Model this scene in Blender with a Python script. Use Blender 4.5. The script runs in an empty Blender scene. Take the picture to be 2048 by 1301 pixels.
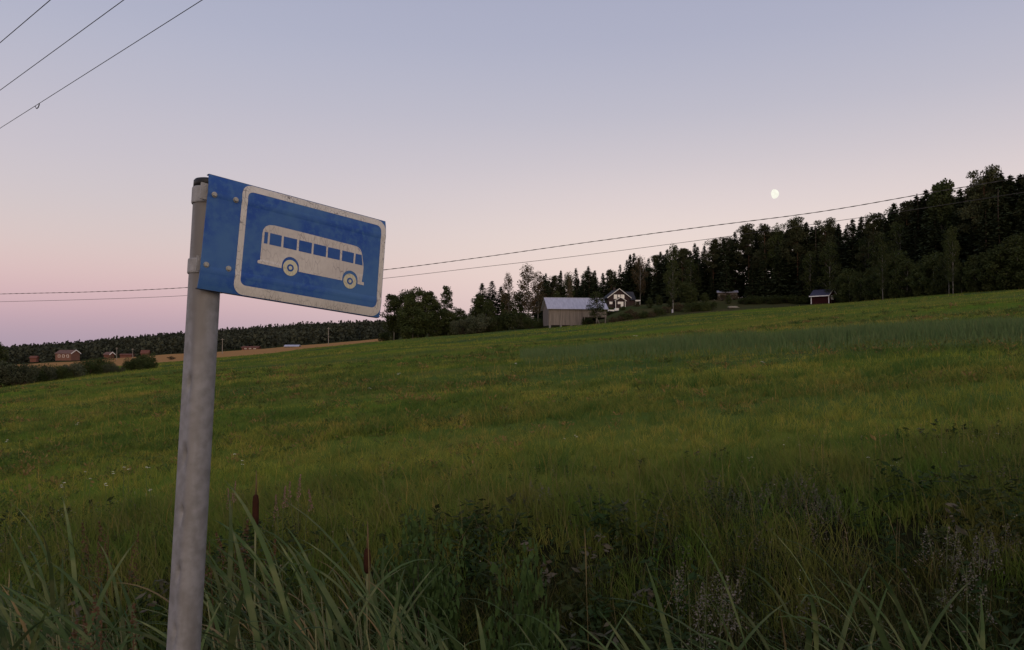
import bpy, bmesh, math, random
import numpy as np
from mathutils import Vector, Matrix

# ---------------------------------------------------------------- camera
scene = bpy.context.scene
COL = scene.collection
F, CX, CY = 1536.0, 1024.0, 650.5            # focal length and centre of the 2048 px wide photograph
EYE = 1.6
PITCH = math.radians(1.86)
cam_data = bpy.data.cameras.new('camera')
cam_data.sensor_fit = 'HORIZONTAL'
cam_data.sensor_width = 36.0
cam_data.lens = 36.0 * F / 2048.0
cam_data.clip_start = 0.05
cam_data.clip_end = 20000.0
cam = bpy.data.objects.new('camera', cam_data)
COL.objects.link(cam)
cam.location = (0, 0, EYE)
cam.rotation_euler = (math.radians(90) + PITCH, 0, 0)
scene.camera = cam
scene.cycles.max_bounces = 5
scene.cycles.diffuse_bounces = 2
scene.cycles.glossy_bounces = 2
scene.cycles.transmission_bounces = 3

# ---------------------------------------------------------------- sky: clear dusk, sun just set behind the camera
def lin(c):
    return tuple(((v / 255.0) / 12.92 if v / 255.0 <= 0.04045 else ((v / 255.0 + 0.055) / 1.055) ** 2.4) for v in c) + (1.0,)
SUN_AZ = math.radians(170)                   # clockwise from the view direction
SUN_EL = math.radians(18)
world = bpy.data.worlds.new('World')
scene.world = world
world.use_nodes = True
nt = world.node_tree
nt.nodes.clear()
def N(t, **kw):
    n = nt.nodes.new(t)
    for k, v in kw.items():
        setattr(n, k, v)
    return n
L = nt.links.new
tc = N('ShaderNodeTexCoord')
sep = N('ShaderNodeSeparateXYZ'); L(tc.outputs['Generated'], sep.inputs[0])
asin = N('ShaderNodeMath', operation='ARCSINE'); L(sep.outputs['Z'], asin.inputs[0])
elev = N('ShaderNodeMath', operation='MULTIPLY'); L(asin.outputs[0], elev.inputs[0]); elev.inputs[1].default_value = 2 / math.pi
def ramp(stops):
    r = N('ShaderNodeValToRGB')
    r.color_ramp.interpolation = 'B_SPLINE'
    el = r.color_ramp.elements
    while len(el) > 1:
        el.remove(el[-1])
    for i, (d, c) in enumerate(stops):
        e = el[0] if i == 0 else el.new(d / 90.0)
        e.position = d / 90.0
        e.color = lin(c)
    L(elev.outputs[0], r.inputs[0])
    return r
UP = [(30, (160, 164, 189)), (45, (147, 154, 184)), (90, (132, 142, 176))]
rA = ramp([(0, (170, 153, 170)), (1.5, (185, 161, 174)), (3, (207, 174, 181)), (5, (220, 191, 190)), (7.2, (218, 200, 197)), (10, (209, 199, 202)), (13, (202, 195, 204)), (17, (190, 188, 202)), (22, (176, 180, 201))] + UP)
rB = ramp([(0, (224, 201, 196)), (3, (231, 209, 203)), (5.5, (238, 217, 208)), (8, (234, 217, 210)), (10.5, (225, 211, 210)), (13.5, (208, 200, 206)), (17, (191, 189, 202)), (22, (174, 177, 198))] + UP)
rC = ramp([(0, (226, 170, 124)), (4, (232, 188, 146)), (10, (230, 202, 176)), (18, (214, 204, 198)), (30, (190, 190, 202)), (50, (150, 158, 186)), (90, (128, 140, 176))])
flat = N('ShaderNodeVectorMath', operation='MULTIPLY'); L(tc.outputs['Generated'], flat.inputs[0]); flat.inputs[1].default_value = (1, 1, 0)
nrm = N('ShaderNodeVectorMath', operation='NORMALIZE'); L(flat.outputs[0], nrm.inputs[0])
dot = N('ShaderNodeVectorMath', operation='DOT_PRODUCT'); L(nrm.outputs[0], dot.inputs[0])
dot.inputs[1].default_value = (math.sin(SUN_AZ - math.pi - 0.35), math.cos(SUN_AZ - math.pi - 0.35), 0)   # towards the antisolar horizon
ang = N('ShaderNodeMath', operation='ARCCOSINE'); L(dot.outputs['Value'], ang.inputs[0])
def mr(a, b):
    m = N('ShaderNodeMapRange', interpolation_type='SMOOTHSTEP')
    L(ang.outputs[0], m.inputs[0])
    m.inputs[1].default_value = math.radians(a); m.inputs[2].default_value = math.radians(b)
    return m
m1 = mr(2, 46); m2 = mr(80, 165)
mix1 = N('ShaderNodeMix', data_type='RGBA'); L(m1.outputs[0], mix1.inputs[0]); L(rA.outputs[0], mix1.inputs[6]); L(rB.outputs[0], mix1.inputs[7])
mix2 = N('ShaderNodeMix', data_type='RGBA'); L(m2.outputs[0], mix2.inputs[0]); L(mix1.outputs[2], mix2.inputs[6]); L(rC.outputs[0], mix2.inputs[7])
bg = N('ShaderNodeBackground'); L(mix2.outputs[2], bg.inputs[0]); bg.inputs[1].default_value = 1.0
wo = N('ShaderNodeOutputWorld'); L(bg.outputs[0], wo.inputs[0])

# ---------------------------------------------------------------- last warm light from behind the camera
sd = bpy.data.lights.new('sun', 'SUN')
sd.energy = 1.15
sd.angle = math.radians(60)
sd.color = (1.0, 0.80, 0.62)
sun = bpy.data.objects.new('sun', sd)
COL.objects.link(sun)
to_sun = Vector((math.sin(SUN_AZ) * math.cos(SUN_EL), math.cos(SUN_AZ) * math.cos(SUN_EL), math.sin(SUN_EL)))
sun.rotation_euler = to_sun.to_track_quat('Z', 'Y').to_euler()
vs = scene.view_settings
vs.view_transform = 'Standard'; vs.look = 'None'; vs.exposure = 0.0; vs.gamma = 1.0; vs.use_curve_mapping = False

# ---------------------------------------------------------------- helpers
R = random.Random(7)
G = np.random.default_rng(11)
_U = ['first', 'second', 'third', 'fourth', 'fifth', 'sixth', 'seventh', 'eighth', 'ninth', 'tenth', 'eleventh', 'twelfth', 'thirteenth',
      'fourteenth', 'fifteenth', 'sixteenth', 'seventeenth', 'eighteenth', 'nineteenth']
ORD = _U + [w for t, e in (('twenty', 'twentieth'), ('thirty', 'thirtieth'), ('forty', 'fortieth'), ('fifty', 'fiftieth'), ('sixty', 'sixtieth'), ('seventy', 'seventieth')) for w in [e] + [t + '-' + u for u in _U[:9]]]
cp, sp = math.cos(PITCH), math.sin(PITCH)
def cam2w(v):
    x, y, z = v
    return Vector((x, z * cp - y * sp, EYE + z * sp + y * cp))
def at(px, py, Y):
    """world point seen at a photograph pixel, Y metres ahead"""
    u, v = (px - CX) / F, (CY - py) / F
    d = Vector((u, cp - v * sp, sp + v * cp))
    return Vector((0, 0, EYE)) + d * (Y / d.y)
def tag(o, label=None, cat=None, group=None, kind=None):
    if label: o['label'] = label
    if cat: o['category'] = cat
    if group: o['group'] = group
    if kind: o['kind'] = kind
    return o
def empty(name, loc, rz=0.0, scale=1.0):
    o = bpy.data.objects.new(name, None)
    o.empty_display_size = 0.2
    COL.objects.link(o)
    o.location = loc; o.rotation_euler = (0, 0, rz); o.scale = (scale,) * 3 if not isinstance(scale, tuple) else scale
    return o
def link(name, me, parent=None, loc=None, rot=None, scale=None):
    o = bpy.data.objects.new(name, me)
    COL.objects.link(o)
    if parent: o.parent = parent
    if loc is not None: o.location = loc
    if rot is not None: o.rotation_euler = rot
    if scale is not None: o.scale = scale
    return o
def mesh_np(name, V, faces, mat=None, smooth=False, attrs=None):
    """faces: list of (n,k) int arrays"""
    me = bpy.data.meshes.new(name)
    V = np.asarray(V, dtype=np.float32)
    faces = [np.asarray(f, dtype=np.int32) for f in faces if len(f)]
    me.vertices.add(len(V)); me.vertices.foreach_set('co', V.ravel())
    nl = sum(f.size for f in faces); npoly = sum(len(f) for f in faces)
    me.loops.add(nl); me.polygons.add(npoly)
    me.loops.foreach_set('vertex_index', np.concatenate([f.ravel() for f in faces]))
    tot = np.concatenate([np.full(len(f), f.shape[1], dtype=np.int32) for f in faces])
    st = np.concatenate([[0], np.cumsum(tot)[:-1]]).astype(np.int32)
    me.polygons.foreach_set('loop_start', st)
    if smooth: me.polygons.foreach_set('use_smooth', np.ones(npoly, dtype=bool))
    me.update(calc_edges=True)
    if attrs:
        for k, a in attrs.items():
            at_ = me.attributes.new(k, 'FLOAT', 'POINT')
            at_.data.foreach_set('value', np.asarray(a, dtype=np.float32))
    if mat: me.materials.append(mat)
    return me
class MB:
    """collects polygons for one mesh"""
    def __init__(s): s.v = []; s.f = []
    def add(s, vs, fs):
        b = len(s.v); s.v += [tuple(p) for p in vs]; s.f += [tuple(i + b for i in f) for f in fs]; return s
    def box(s, x0, x1, y0, y1, z0, z1):
        return s.add([(x0, y0, z0), (x1, y0, z0), (x1, y1, z0), (x0, y1, z0), (x0, y0, z1), (x1, y0, z1), (x1, y1, z1), (x0, y1, z1)],
                     [(0, 3, 2, 1), (4, 5, 6, 7), (0, 1, 5, 4), (1, 2, 6, 5), (2, 3, 7, 6), (3, 0, 4, 7)])
    def prism(s, poly, axis, a, b):
        """extrude a 2D polygon along an axis ('x','y','z') from a to b"""
        n = len(poly)
        def P(p, t):
            return {'x': (t, p[0], p[1]), 'y': (p[0], t, p[1]), 'z': (p[0], p[1], t)}[axis]
        return s.add([P(p, a) for p in poly] + [P(p, b) for p in poly],
                     [tuple(range(n))[::-1], tuple(range(n, 2 * n))] + [(i, (i + 1) % n, n + (i + 1) % n, n + i) for i in range(n)])
    def tube(s, pts, rads, n=8, cap=True):
        pts = [Vector(p) for p in pts]
        rings = []
        for i, p in enumerate(pts):
            d = (pts[min(i + 1, len(pts) - 1)] - pts[max(i - 1, 0)]).normalized()
            a = d.orthogonal().normalized() if abs(d.z) < 0.9 else (Vector((1, 0, 0)) - d * d.x).normalized()
            b = d.cross(a)
            r = rads[i] if hasattr(rads, '__len__') else rads
            rings.append([p + (a * math.cos(2 * math.pi * k / n) + b * math.sin(2 * math.pi * k / n)) * r for k in range(n)])
        vs = [q for r_ in rings for q in r_]
        fs = [(i * n + k, i * n + (k + 1) % n, (i + 1) * n + (k + 1) % n, (i + 1) * n + k) for i in range(len(pts) - 1) for k in range(n)]
        if cap: fs += [tuple(range(n))[::-1], tuple(range((len(pts) - 1) * n, len(pts) * n))]
        return s.add(vs, fs)
    def beam(s, p, q, w, h):
        """straight square bar from p to q"""
        p, q = Vector(p), Vector(q); d = (q - p).normalized()
        a = d.cross(Vector((0, 0, 1)))
        a = a.normalized() if a.length > 1e-4 else Vector((1, 0, 0))
        b = d.cross(a)
        vs = [e + a * (w / 2 * i) + b * (h / 2 * j) for e in (p, q) for i, j in ((-1, -1), (1, -1), (1, 1), (-1, 1))]
        return s.add(vs, [(0, 1, 2, 3), (7, 6, 5, 4), (0, 4, 5, 1), (1, 5, 6, 2), (2, 6, 7, 3), (3, 7, 4, 0)])
    def mesh(s, name, mat, smooth=False, fix=True):
        me = bpy.data.meshes.new(name); me.from_pydata(s.v, [], s.f); me.update()
        if fix:
            bm = bmesh.new(); bm.from_mesh(me); bmesh.ops.recalc_face_normals(bm, faces=bm.faces); bm.to_mesh(me); bm.free()
        if smooth: me.polygons.foreach_set('use_smooth', [True] * len(me.polygons))
        me.materials.append(mat)
        return me
    def obj(s, name, mat, parent=None, smooth=False, loc=None, rot=None, fix=True):
        return link(name, s.mesh(name, mat, smooth, fix), parent, loc, rot)

# ---------------------------------------------------------------- materials
def mat(name, c1, c2=None, scale=5.0, rough=0.8, metal=0.0, coord='Object', bump=0.0, bscale=None, stretch=(1, 1, 1), vary=0.0, spec=0.3,
        transl=0.0, tint=None, lush=None, c3=None, scale3=1.0, detail=5.0, stretch3=None):
    m = bpy.data.materials.new(name); m.use_nodes = True
    t = m.node_tree; t.nodes.clear()
    def n(ty, **kw):
        x = t.nodes.new(ty)
        for k, v in kw.items(): setattr(x, k, v)
        return x
    out = n('ShaderNodeOutputMaterial'); p = n('ShaderNodeBsdfPrincipled')
    p.inputs['Roughness'].default_value = rough; p.inputs['Metallic'].default_value = metal
    p.inputs['Specular IOR Level'].default_value = spec
    if coord == 'Position':
        src = n('ShaderNodeNewGeometry').outputs['Position']
    else:
        src = n('ShaderNodeTexCoord').outputs[coord]
    mp = n('ShaderNodeMapping'); mp.inputs['Scale'].default_value = stretch; t.links.new(src, mp.inputs[0])
    col = None
    def rgb(c): return (c[0], c[1], c[2], 1)
    if c2 is not None:
        no = n('ShaderNodeTexNoise'); no.inputs['Scale'].default_value = scale; no.inputs['Detail'].default_value = detail
        t.links.new(mp.outputs[0], no.inputs[0])
        cr = n('ShaderNodeMapRange'); cr.inputs[1].default_value = 0.36; cr.inputs[2].default_value = 0.64; t.links.new(no.outputs[0], cr.inputs[0])
        mx = n('ShaderNodeMix', data_type='RGBA'); t.links.new(cr.outputs[0], mx.inputs[0]); mx.inputs[6].default_value = rgb(c1); mx.inputs[7].default_value = rgb(c2)
        col = mx.outputs[2]
    else:
        rg = n('ShaderNodeRGB'); rg.outputs[0].default_value = rgb(c1); col = rg.outputs[0]
    if c3 is not None:
        src3 = mp.outputs[0]
        if stretch3:
            mp3 = n('ShaderNodeMapping'); mp3.inputs['Scale'].default_value = stretch3; t.links.new(src, mp3.inputs[0]); src3 = mp3.outputs[0]
        no3 = n('ShaderNodeTexNoise'); no3.inputs['Scale'].default_value = scale3; no3.inputs['Detail'].default_value = 4; t.links.new(src3, no3.inputs[0])
        c_ = n('ShaderNodeMapRange'); c_.inputs[1].default_value = 0.46; c_.inputs[2].default_value = 0.66; t.links.new(no3.outputs[0], c_.inputs[0])
        mx = n('ShaderNodeMix', data_type='RGBA'); t.links.new(c_.outputs[0], mx.inputs[0]); t.links.new(col, mx.inputs[6]); mx.inputs[7].default_value = rgb(c3)
        col = mx.outputs[2]
    if tint is not None:                                        # per-blade mix towards another plant colour
        a = n('ShaderNodeAttribute'); a.attribute_name = 'tint'
        mx = n('ShaderNodeMix', data_type='RGBA'); t.links.new(a.outputs['Fac'], mx.inputs[0]); t.links.new(col, mx.inputs[6]); mx.inputs[7].default_value = rgb(tint)
        col = mx.outputs[2]
    if lush is not None:                                        # patches of another kind of plant
        a = n('ShaderNodeAttribute'); a.attribute_name = 'lush'
        mx = n('ShaderNodeMix', data_type='RGBA'); t.links.new(a.outputs['Fac'], mx.inputs[0]); t.links.new(col, mx.inputs[6]); mx.inputs[7].default_value = rgb(lush)
        col = mx.outputs[2]
    if vary:
        oi = n('ShaderNodeObjectInfo'); mr_ = n('ShaderNodeMapRange'); t.links.new(oi.outputs['Random'], mr_.inputs[0])
        mr_.inputs[3].default_value = 1 - vary; mr_.inputs[4].default_value = 1 + vary
        vm = n('ShaderNodeVectorMath', operation='SCALE'); t.links.new(col, vm.inputs[0]); t.links.new(mr_.outputs[0], vm.inputs['Scale'])
        col = vm.outputs[0]
    t.links.new(col, p.inputs['Base Color'])
    if bump:
        nb = n('ShaderNodeTexNoise'); nb.inputs['Scale'].default_value = bscale or scale * 3; nb.inputs['Detail'].default_value = 6; t.links.new(mp.outputs[0], nb.inputs[0])
        bp = n('ShaderNodeBump'); bp.inputs['Strength'].default_value = bump; bp.inputs['Distance'].default_value = 0.02
        t.links.new(nb.outputs[0], bp.inputs['Height']); t.links.new(bp.outputs[0], p.inputs['Normal'])
    if transl:
        tr = n('ShaderNodeBsdfTranslucent'); t.links.new(col, tr.inputs[0])
        ms = n('ShaderNodeMixShader'); ms.inputs[0].default_value = transl
        t.links.new(p.outputs[0], ms.inputs[1]); t.links.new(tr.outputs[0], ms.inputs[2]); t.links.new(ms.outputs[0], out.inputs[0])
    else:
        t.links.new(p.outputs[0], out.inputs[0])
    m['p'] = p.name
    return m

# ---------------------------------------------------------------- terrain
def smooth(a, b, x):
    t = np.clip((x - a) / (b - a), 0, 1); return t * t * (3 - 2 * t)
TREE_PX = np.array([-900, 0, 200, 370, 500, 600, 700, 770, 1000, 1200, 3000.])
TREE_Y = np.array([700, 690, 675, 661, 652, 644, 641, 639, 636, 640, 640.])
def T(x, y):
    x = np.asarray(x, dtype=float); y = np.asarray(y, dtype=float)
    yy = np.maximum(y, 1e-3); t = np.clip(x / np.maximum(yy, 8), -3, 3)
    def base(x, y):
        z = -0.10 + 0.034 * np.maximum(y, 0) + 0.088 * np.clip(x, -400, 260) + 0.022 * np.maximum(-x - 110, 0)
        z = z - 0.028 * np.maximum(y - 330, 0) * smooth(-0.18, -0.02, x / np.maximum(y, 8))
        return z
    z = base(x, y)
    z = z - 0.72 * np.exp(-((y - 4.0 - 0.12 * np.sin(x * 0.9)) / 1.45) ** 2)                 # roadside ditch
    amp = np.clip((y - 12) / 50, 0, 1)
    z = z + amp * (0.22 * np.sin(x * 0.085 + 0.8) * np.sin(y * 0.06 + 0.3) + 0.10 * np.sin(x * 0.21 + y * 0.13))
    win = smooth(0.10, 0.155, t) * (1 - smooth(0.40, 0.50, t))
    z = z + 3.4 * smooth(188, 214, y) * win + 0.9 * np.exp(-((x - 34) ** 2 + (y - 240) ** 2) / (2 * 16 ** 2))
    ppx = CX + t * F
    zt = EYE + (700 - np.interp(ppx, TREE_PX, TREE_Y)) / F * 750 - 11
    h = smooth(390, 740, y)
    return z * (1 - h) + zt * h
def gz(x, y): return float(T(x, y))
def ground(px, Y):
    x = (px - CX) / F * Y
    return Vector((x, Y, gz(x, Y)))
def y_edge(t):                                                        # where the meadow ends, metres ahead
    px = CX + t * F
    return np.interp(px, [-1500, 0, 320, 445, 600, 770, 830, 1000, 1100, 1250, 1500, 1700, 2048, 3500],
                         [150, 160, 178, 162, 190, 232, 208, 206, 190, 186, 186, 180, 124, 90])
def y_stub(t):
    px = CX + t * F
    return np.where(px < 775, 380.0, np.maximum(y_edge(t), 300.0))
m_meadow = mat('meadow_soil', (0.085, 0.140, 0.018), (0.130, 0.135, 0.026), scale=0.20, coord='Position', stretch=(0.35, 0.8, 1), c3=(0.042, 0.070, 0.030), scale3=0.05, rough=1.0, spec=0.0, bump=0.6, bscale=3.0, stretch3=(0.3, 1.2, 1))
m_stub = mat('stubble', (0.36, 0.195, 0.078), (0.30, 0.165, 0.070), scale=0.15, coord='Position', stretch=(0.3, 1, 1), rough=1.0, spec=0.0, bump=0.5, bscale=2.0)
m_floor = mat('forest_floor', (0.042, 0.048, 0.018), (0.070, 0.062, 0.030), scale=0.12, coord='Position', rough=1.0, spec=0.0, bump=0.5, bscale=2.0, c3=(0.04, 0.055, 0.02), scale3=0.05)
def grid(name, U, Vv, fn, m):
    nu, nv = len(U), len(Vv)
    P = np.array([[fn(u, v) for u in U] for v in Vv]).reshape(-1, 3)
    i = np.arange((nv - 1) * (nu - 1)); r, c = i // (nu - 1), i % (nu - 1); a = r * nu + c
    return mesh_np(name, P, [np.stack([a, a + 1, a + nu + 1, a + nu], 1)], m, smooth=True)
def gridT(name, tt, frac, d0, d1, m):
    t2, f2 = np.meshgrid(tt, frac)
    a, b = d0(t2), d1(t2)
    Y = a * (b / a) ** f2
    X = t2 * Y
    P = np.stack([X, Y, T(X, Y)], -1).reshape(-1, 3)
    nu, nv = len(tt), len(frac)
    i = np.arange((nv - 1) * (nu - 1)); r, c = i // (nu - 1), i % (nu - 1); k = r * nu + c
    return P, np.stack([k, k + 1, k + nu + 1, k + nu], 1)
tt = np.concatenate([np.linspace(-2.6, -0.85, 18)[:-1], np.linspace(-0.85, 0.85, 150), np.linspace(0.85, 2.6, 18)[1:]])
P1, Q1 = gridT('m', tt, np.linspace(0, 1, 140), lambda t: np.full_like(t, 7.0), y_edge, None)
xs = np.linspace(-60, 60, 241); ys = np.concatenate([np.linspace(-90, -2, 30)[:-1], np.linspace(-2, 7.0, 44)])
X, Y = np.meshgrid(xs, ys); P0 = np.stack([X, Y, T(X, Y)], -1).reshape(-1, 3)
i = np.arange((len(ys) - 1) * (len(xs) - 1)); r, c = i // (len(xs) - 1), i % (len(xs) - 1); k = r * len(xs) + c
Q0 = np.stack([k, k + 1, k + len(xs) + 1, k + len(xs)], 1)
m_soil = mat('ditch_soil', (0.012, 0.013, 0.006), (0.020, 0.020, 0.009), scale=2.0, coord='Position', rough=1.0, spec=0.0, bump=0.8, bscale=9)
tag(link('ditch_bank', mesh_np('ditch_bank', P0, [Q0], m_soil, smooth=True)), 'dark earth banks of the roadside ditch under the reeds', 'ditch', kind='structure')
o = link('meadow_ground', mesh_np('meadow_ground', P1, [Q1], m_meadow, smooth=True))
tag(o, 'gently rising green hay meadow filling the middle of the view', 'ground', kind='structure')
tl = tt[tt <= (775 - CX) / F]
P, Q = gridT('s', tl, np.linspace(0, 1, 40), y_edge, y_stub, None)
tag(link('stubble_field', mesh_np('stubble_field', P, [Q], m_stub, smooth=True)), 'orange tan harvested stubble field beyond the meadow', 'field', kind='structure')
P, Q = gridT('h', tt, np.linspace(0, 1, 60), lambda t: np.where(CX + t * F < 775, 380.0, y_edge(t)), lambda t: np.full_like(t, 4000.0), None)
tag(link('hill', mesh_np('hill', P, [Q], m_floor, smooth=True)), 'dark forest floor and far hillside beyond the fields', 'hill', kind='structure')
# the road the photographer stands beside (behind the camera)
m_asph = mat('asphalt', (0.05, 0.05, 0.05), (0.07, 0.068, 0.066), scale=40, rough=0.95, bump=0.4, bscale=200)
X, Y = np.meshgrid(np.linspace(-60, 60, 61), np.linspace(-8.0, -1.2, 5)); Pr = np.stack([X, Y, T(X, Y) + 0.03], -1).reshape(-1, 3)
i = np.arange(4 * 60); r, c = i // 60, i % 60; k = r * 61 + c
tag(link('road', mesh_np('road', Pr, [np.stack([k, k + 1, k + 62, k + 61], 1)], m_asph)), 'grey asphalt country road beside the bus stop', 'road', kind='structure')

# ---------------------------------------------------------------- bus stop sign
D0 = 1.5
def ray(p): return Vector(((p[0] - CX) / F, (CY - p[1]) / F, 1.0))
cTL = ray((415, 346)) * D0; cTR = ray((770, 442)) * (1.19562 * D0); cBL = ray((402, 577)) * (0.98390 * D0); cBR = ray((764, 636)) * (1.17952 * D0)
cen = (cTL + cTR + cBL + cBR) / 4
s_ = (cTR - cTL).normalized()
v_ = (cTL - cBL); v_ = (v_ - s_ * v_.dot(s_)).normalized()
SW = (cTR - cTL).length; SH = (cTL - cBL).length
n_ = s_.cross(v_)                                                     # towards the viewer if z<0
if n_.z > 0: n_ = -n_
org = cen - s_ * SW / 2 - v_ * SH / 2                                  # lower-left corner
M3 = Matrix(((1, 0, 0), (0, -sp, cp), (0, cp, sp)))                    # camera axes (x, up, forward) -> world
sw, vw, nw = M3 @ s_, M3 @ v_, M3 @ n_
o_w = cam2w(org)
sign_base = None
ax600 = org + v_ * ((577 - 600) / 231 * SH) + s_ * 0.044 - n_ * 0.0375
# pole axis through pixel (407,600) leaning so that it reaches pixel (367,1300)
kz = ax600.z
ax600 = ray((407, 600)) * kz
b_lean = 0.075
t_ = ((CY - 1300) / F * kz - ax600.y) / (b_lean * (CY - 1300) / F - 1) if False else None
# solve (ay - t)/(az - t*b) = (CY-1300)/F
q = (CY - 1300) / F
t_ = (ax600.y - q * ax600.z) / (1 - q * b_lean)
zb = ax600.z - t_ * b_lean
xb = (367 - CX) / F * zb
pole_dir_c = (ax600 - Vector((xb, ax600.y - t_, zb)))
pole_dir = (M3 @ pole_dir_c).normalized()
pA = cam2w(ax600)
top_c = ax600 + pole_dir_c.normalized() * 0.0
# along-axis parameter of a pixel row
def pole_at(py):
    qq = (CY - py) / F; d = pole_dir_c.normalized()
    t = (qq * ax600.z - ax600.y) / (d.y - qq * d.z)
    return pA + pole_dir * t
foot = pA.copy()
while foot.z > gz(foot.x, foot.y) - 0.3: foot = foot - pole_dir * 0.01
gfoot = foot + pole_dir * (0.3 / pole_dir.z)
sign = empty('bus_stop_sign', gfoot)
tag(sign, 'blue bus stop sign on a leaning dented grey steel pole', 'bus stop sign')
inv = Matrix.Translation(-gfoot)
def P3(p): return inv @ Vector(p)
# pole: dented galvanised tube
m_galv = mat('galvanised_steel', (0.275, 0.272, 0.285), (0.200, 0.195, 0.198), scale=48, rough=0.62, metal=0.4, spec=0.4, bump=0.07, bscale=300, c3=(0.165, 0.152, 0.143), scale3=16, stretch3=(1, 1, 0.10))
ptop = pole_at(366)
a_ = (Vector((-1, 0, 0)) - pole_dir * -pole_dir.x).normalized()        # towards the left
b_ = pole_dir.cross(a_).normalized()
if b_.y > 0: b_ = -b_                                                  # towards the camera
Lp = (ptop - foot).length
NS, NR = 56, 260
mb = MB(); vsx = []
R0 = 0.030
dents = [(pole_at(py) - foot).dot(pole_dir) for py in (762, 905, 1018, 1135, 1255)]
for i in range(NR + 1):
    h = Lp * i / NR
    for k in range(NS):
        th = 2 * math.pi * k / NS                                       # 0 = left, 90deg = to the camera
        rr = R0 * (1.055 - 0.055 * h / Lp)
        tdeg = math.degrees(th)
        below = 1 / (1 + math.exp((h - (pole_at(640) - foot).dot(pole_dir)) / 0.02))
        if 20 < tdeg < 86:                                              # a flattened strip on the left face, with knocks along its edge
            w = math.sin((tdeg - 20) / 66 * math.pi)
            rr -= 0.0048 * w * below
        for j, hd in enumerate(dents):
            dt = (tdeg - 70) / 11.0; dh = (h - hd - 0.00025 * (tdeg - 70)) / (0.010 if h > hd else 0.022)
            if abs(dt) < 3 and abs(dh) < 3: rr -= 0.0085 * math.exp(-dt * dt - dh * dh)
        vsx.append(P3(foot + pole_dir * h + (a_ * math.cos(th) + b_ * math.sin(th)) * rr))
mb.add(vsx, [(i * NS + k, i * NS + (k + 1) % NS, (i + 1) * NS + (k + 1) % NS, (i + 1) * NS + k) for i in range(NR) for k in range(NS)] + [tuple(range(NR * NS, (NR + 1) * NS))])
mb.obj('pole', m_galv, sign, smooth=True)
m_cap = mat('black_plastic', (0.012, 0.012, 0.013), rough=0.5)
c0 = pole_at(379); c1_ = pole_at(361)
MB().tube([P3(c0), P3(c0.lerp(c1_, 0.75)), P3(c0.lerp(c1_, 0.93)), P3(c1_)], [0.0312, 0.0310, 0.0285, 0.023], 40).obj('pole_cap', m_cap, sign, smooth=True)
m_band = mat('clamp_steel', (0.34, 0.33, 0.33), (0.27, 0.26, 0.255), scale=60, rough=0.6, metal=0.3, bump=0.2, bscale=400)
for pa, pb in ((411, 379), (550, 521)):
    q0, q1 = pole_at(pa), pole_at(pb)
    g = MB()
    g.tube([P3(q0), P3(q0.lerp(q1, 0.06)), P3(q0.lerp(q1, 0.94)), P3(q1)], [0.0322, 0.0330, 0.0330, 0.0322], 48)
    mid = (q0 + q1) / 2                                                 # flat tongue of the clamp behind the plate
    e0 = mid + nw * 0.0310 - sw * 0.032; e1 = e0 + sw * 0.064
    hh = (q1 - q0).length / 2
    vs8 = [P3(e + vw * a + nw * b) for e in (e0, e1) for a, b in ((-hh, 0), (hh, 0), (hh, 0.003), (-hh, 0.003))]
    g.add(vs8, [(0, 1, 2, 3), (7, 6, 5, 4), (0, 4, 5, 1), (1, 5, 6, 2), (2, 6, 7, 3), (3, 7, 4, 0)])
    g.obj('clamp', m_band, sign, smooth=False)
# plate with rolled upper and lower edges
def roll(v):                                                            # depth of the face behind its middle, v in 0..1
    e = min(v, 1 - v)
    d = 0.0
    if e < 0.13: d += 0.0052 * (1 - e / 0.13) ** 1.6
    if 0.13 <= e < 0.20: d += -0.0009 * math.sin((e - 0.13) / 0.07 * math.pi)
    return -d
def SP(u, v, lift=0.0):                                                 # u, v in 0..1 on the face
    return P3(o_w + sw * (u * SW) + vw * (v * SH) + nw * (roll(min(max(v, 0), 1)) + lift))
def sheet(name, polys, lift, m, parent):
    """a thin printed film following the plate: polygons in plate coordinates, cut into strips along v"""
    bm = bmesh.new()
    for outer in polys:
        bm.faces.new([bm.verts.new((u, v, 0)) for u, v in outer])
    bmesh.ops.triangulate(bm, faces=bm.faces[:])
    for kx in range(1, 100):
        vv = kx / 100.0
        bmesh.ops.bisect_plane(bm, geom=bm.verts[:] + bm.edges[:] + bm.faces[:], plane_co=(0, vv, 0), plane_no=(0, 1, 0))
    for vt in bm.verts:
        vt.co = SP(vt.co.x, vt.co.y, lift)
    me = bpy.data.meshes.new(name); bm.to_mesh(me); bm.free()
    me.materials.append(m); me.polygons.foreach_set('use_smooth', [True] * len(me.polygons))
    # face the viewer
    if len(me.polygons) and sum(p.normal.dot(nw) * p.area for p in me.polygons) < 0: me.flip_normals()
    return link(name, me, parent)
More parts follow.
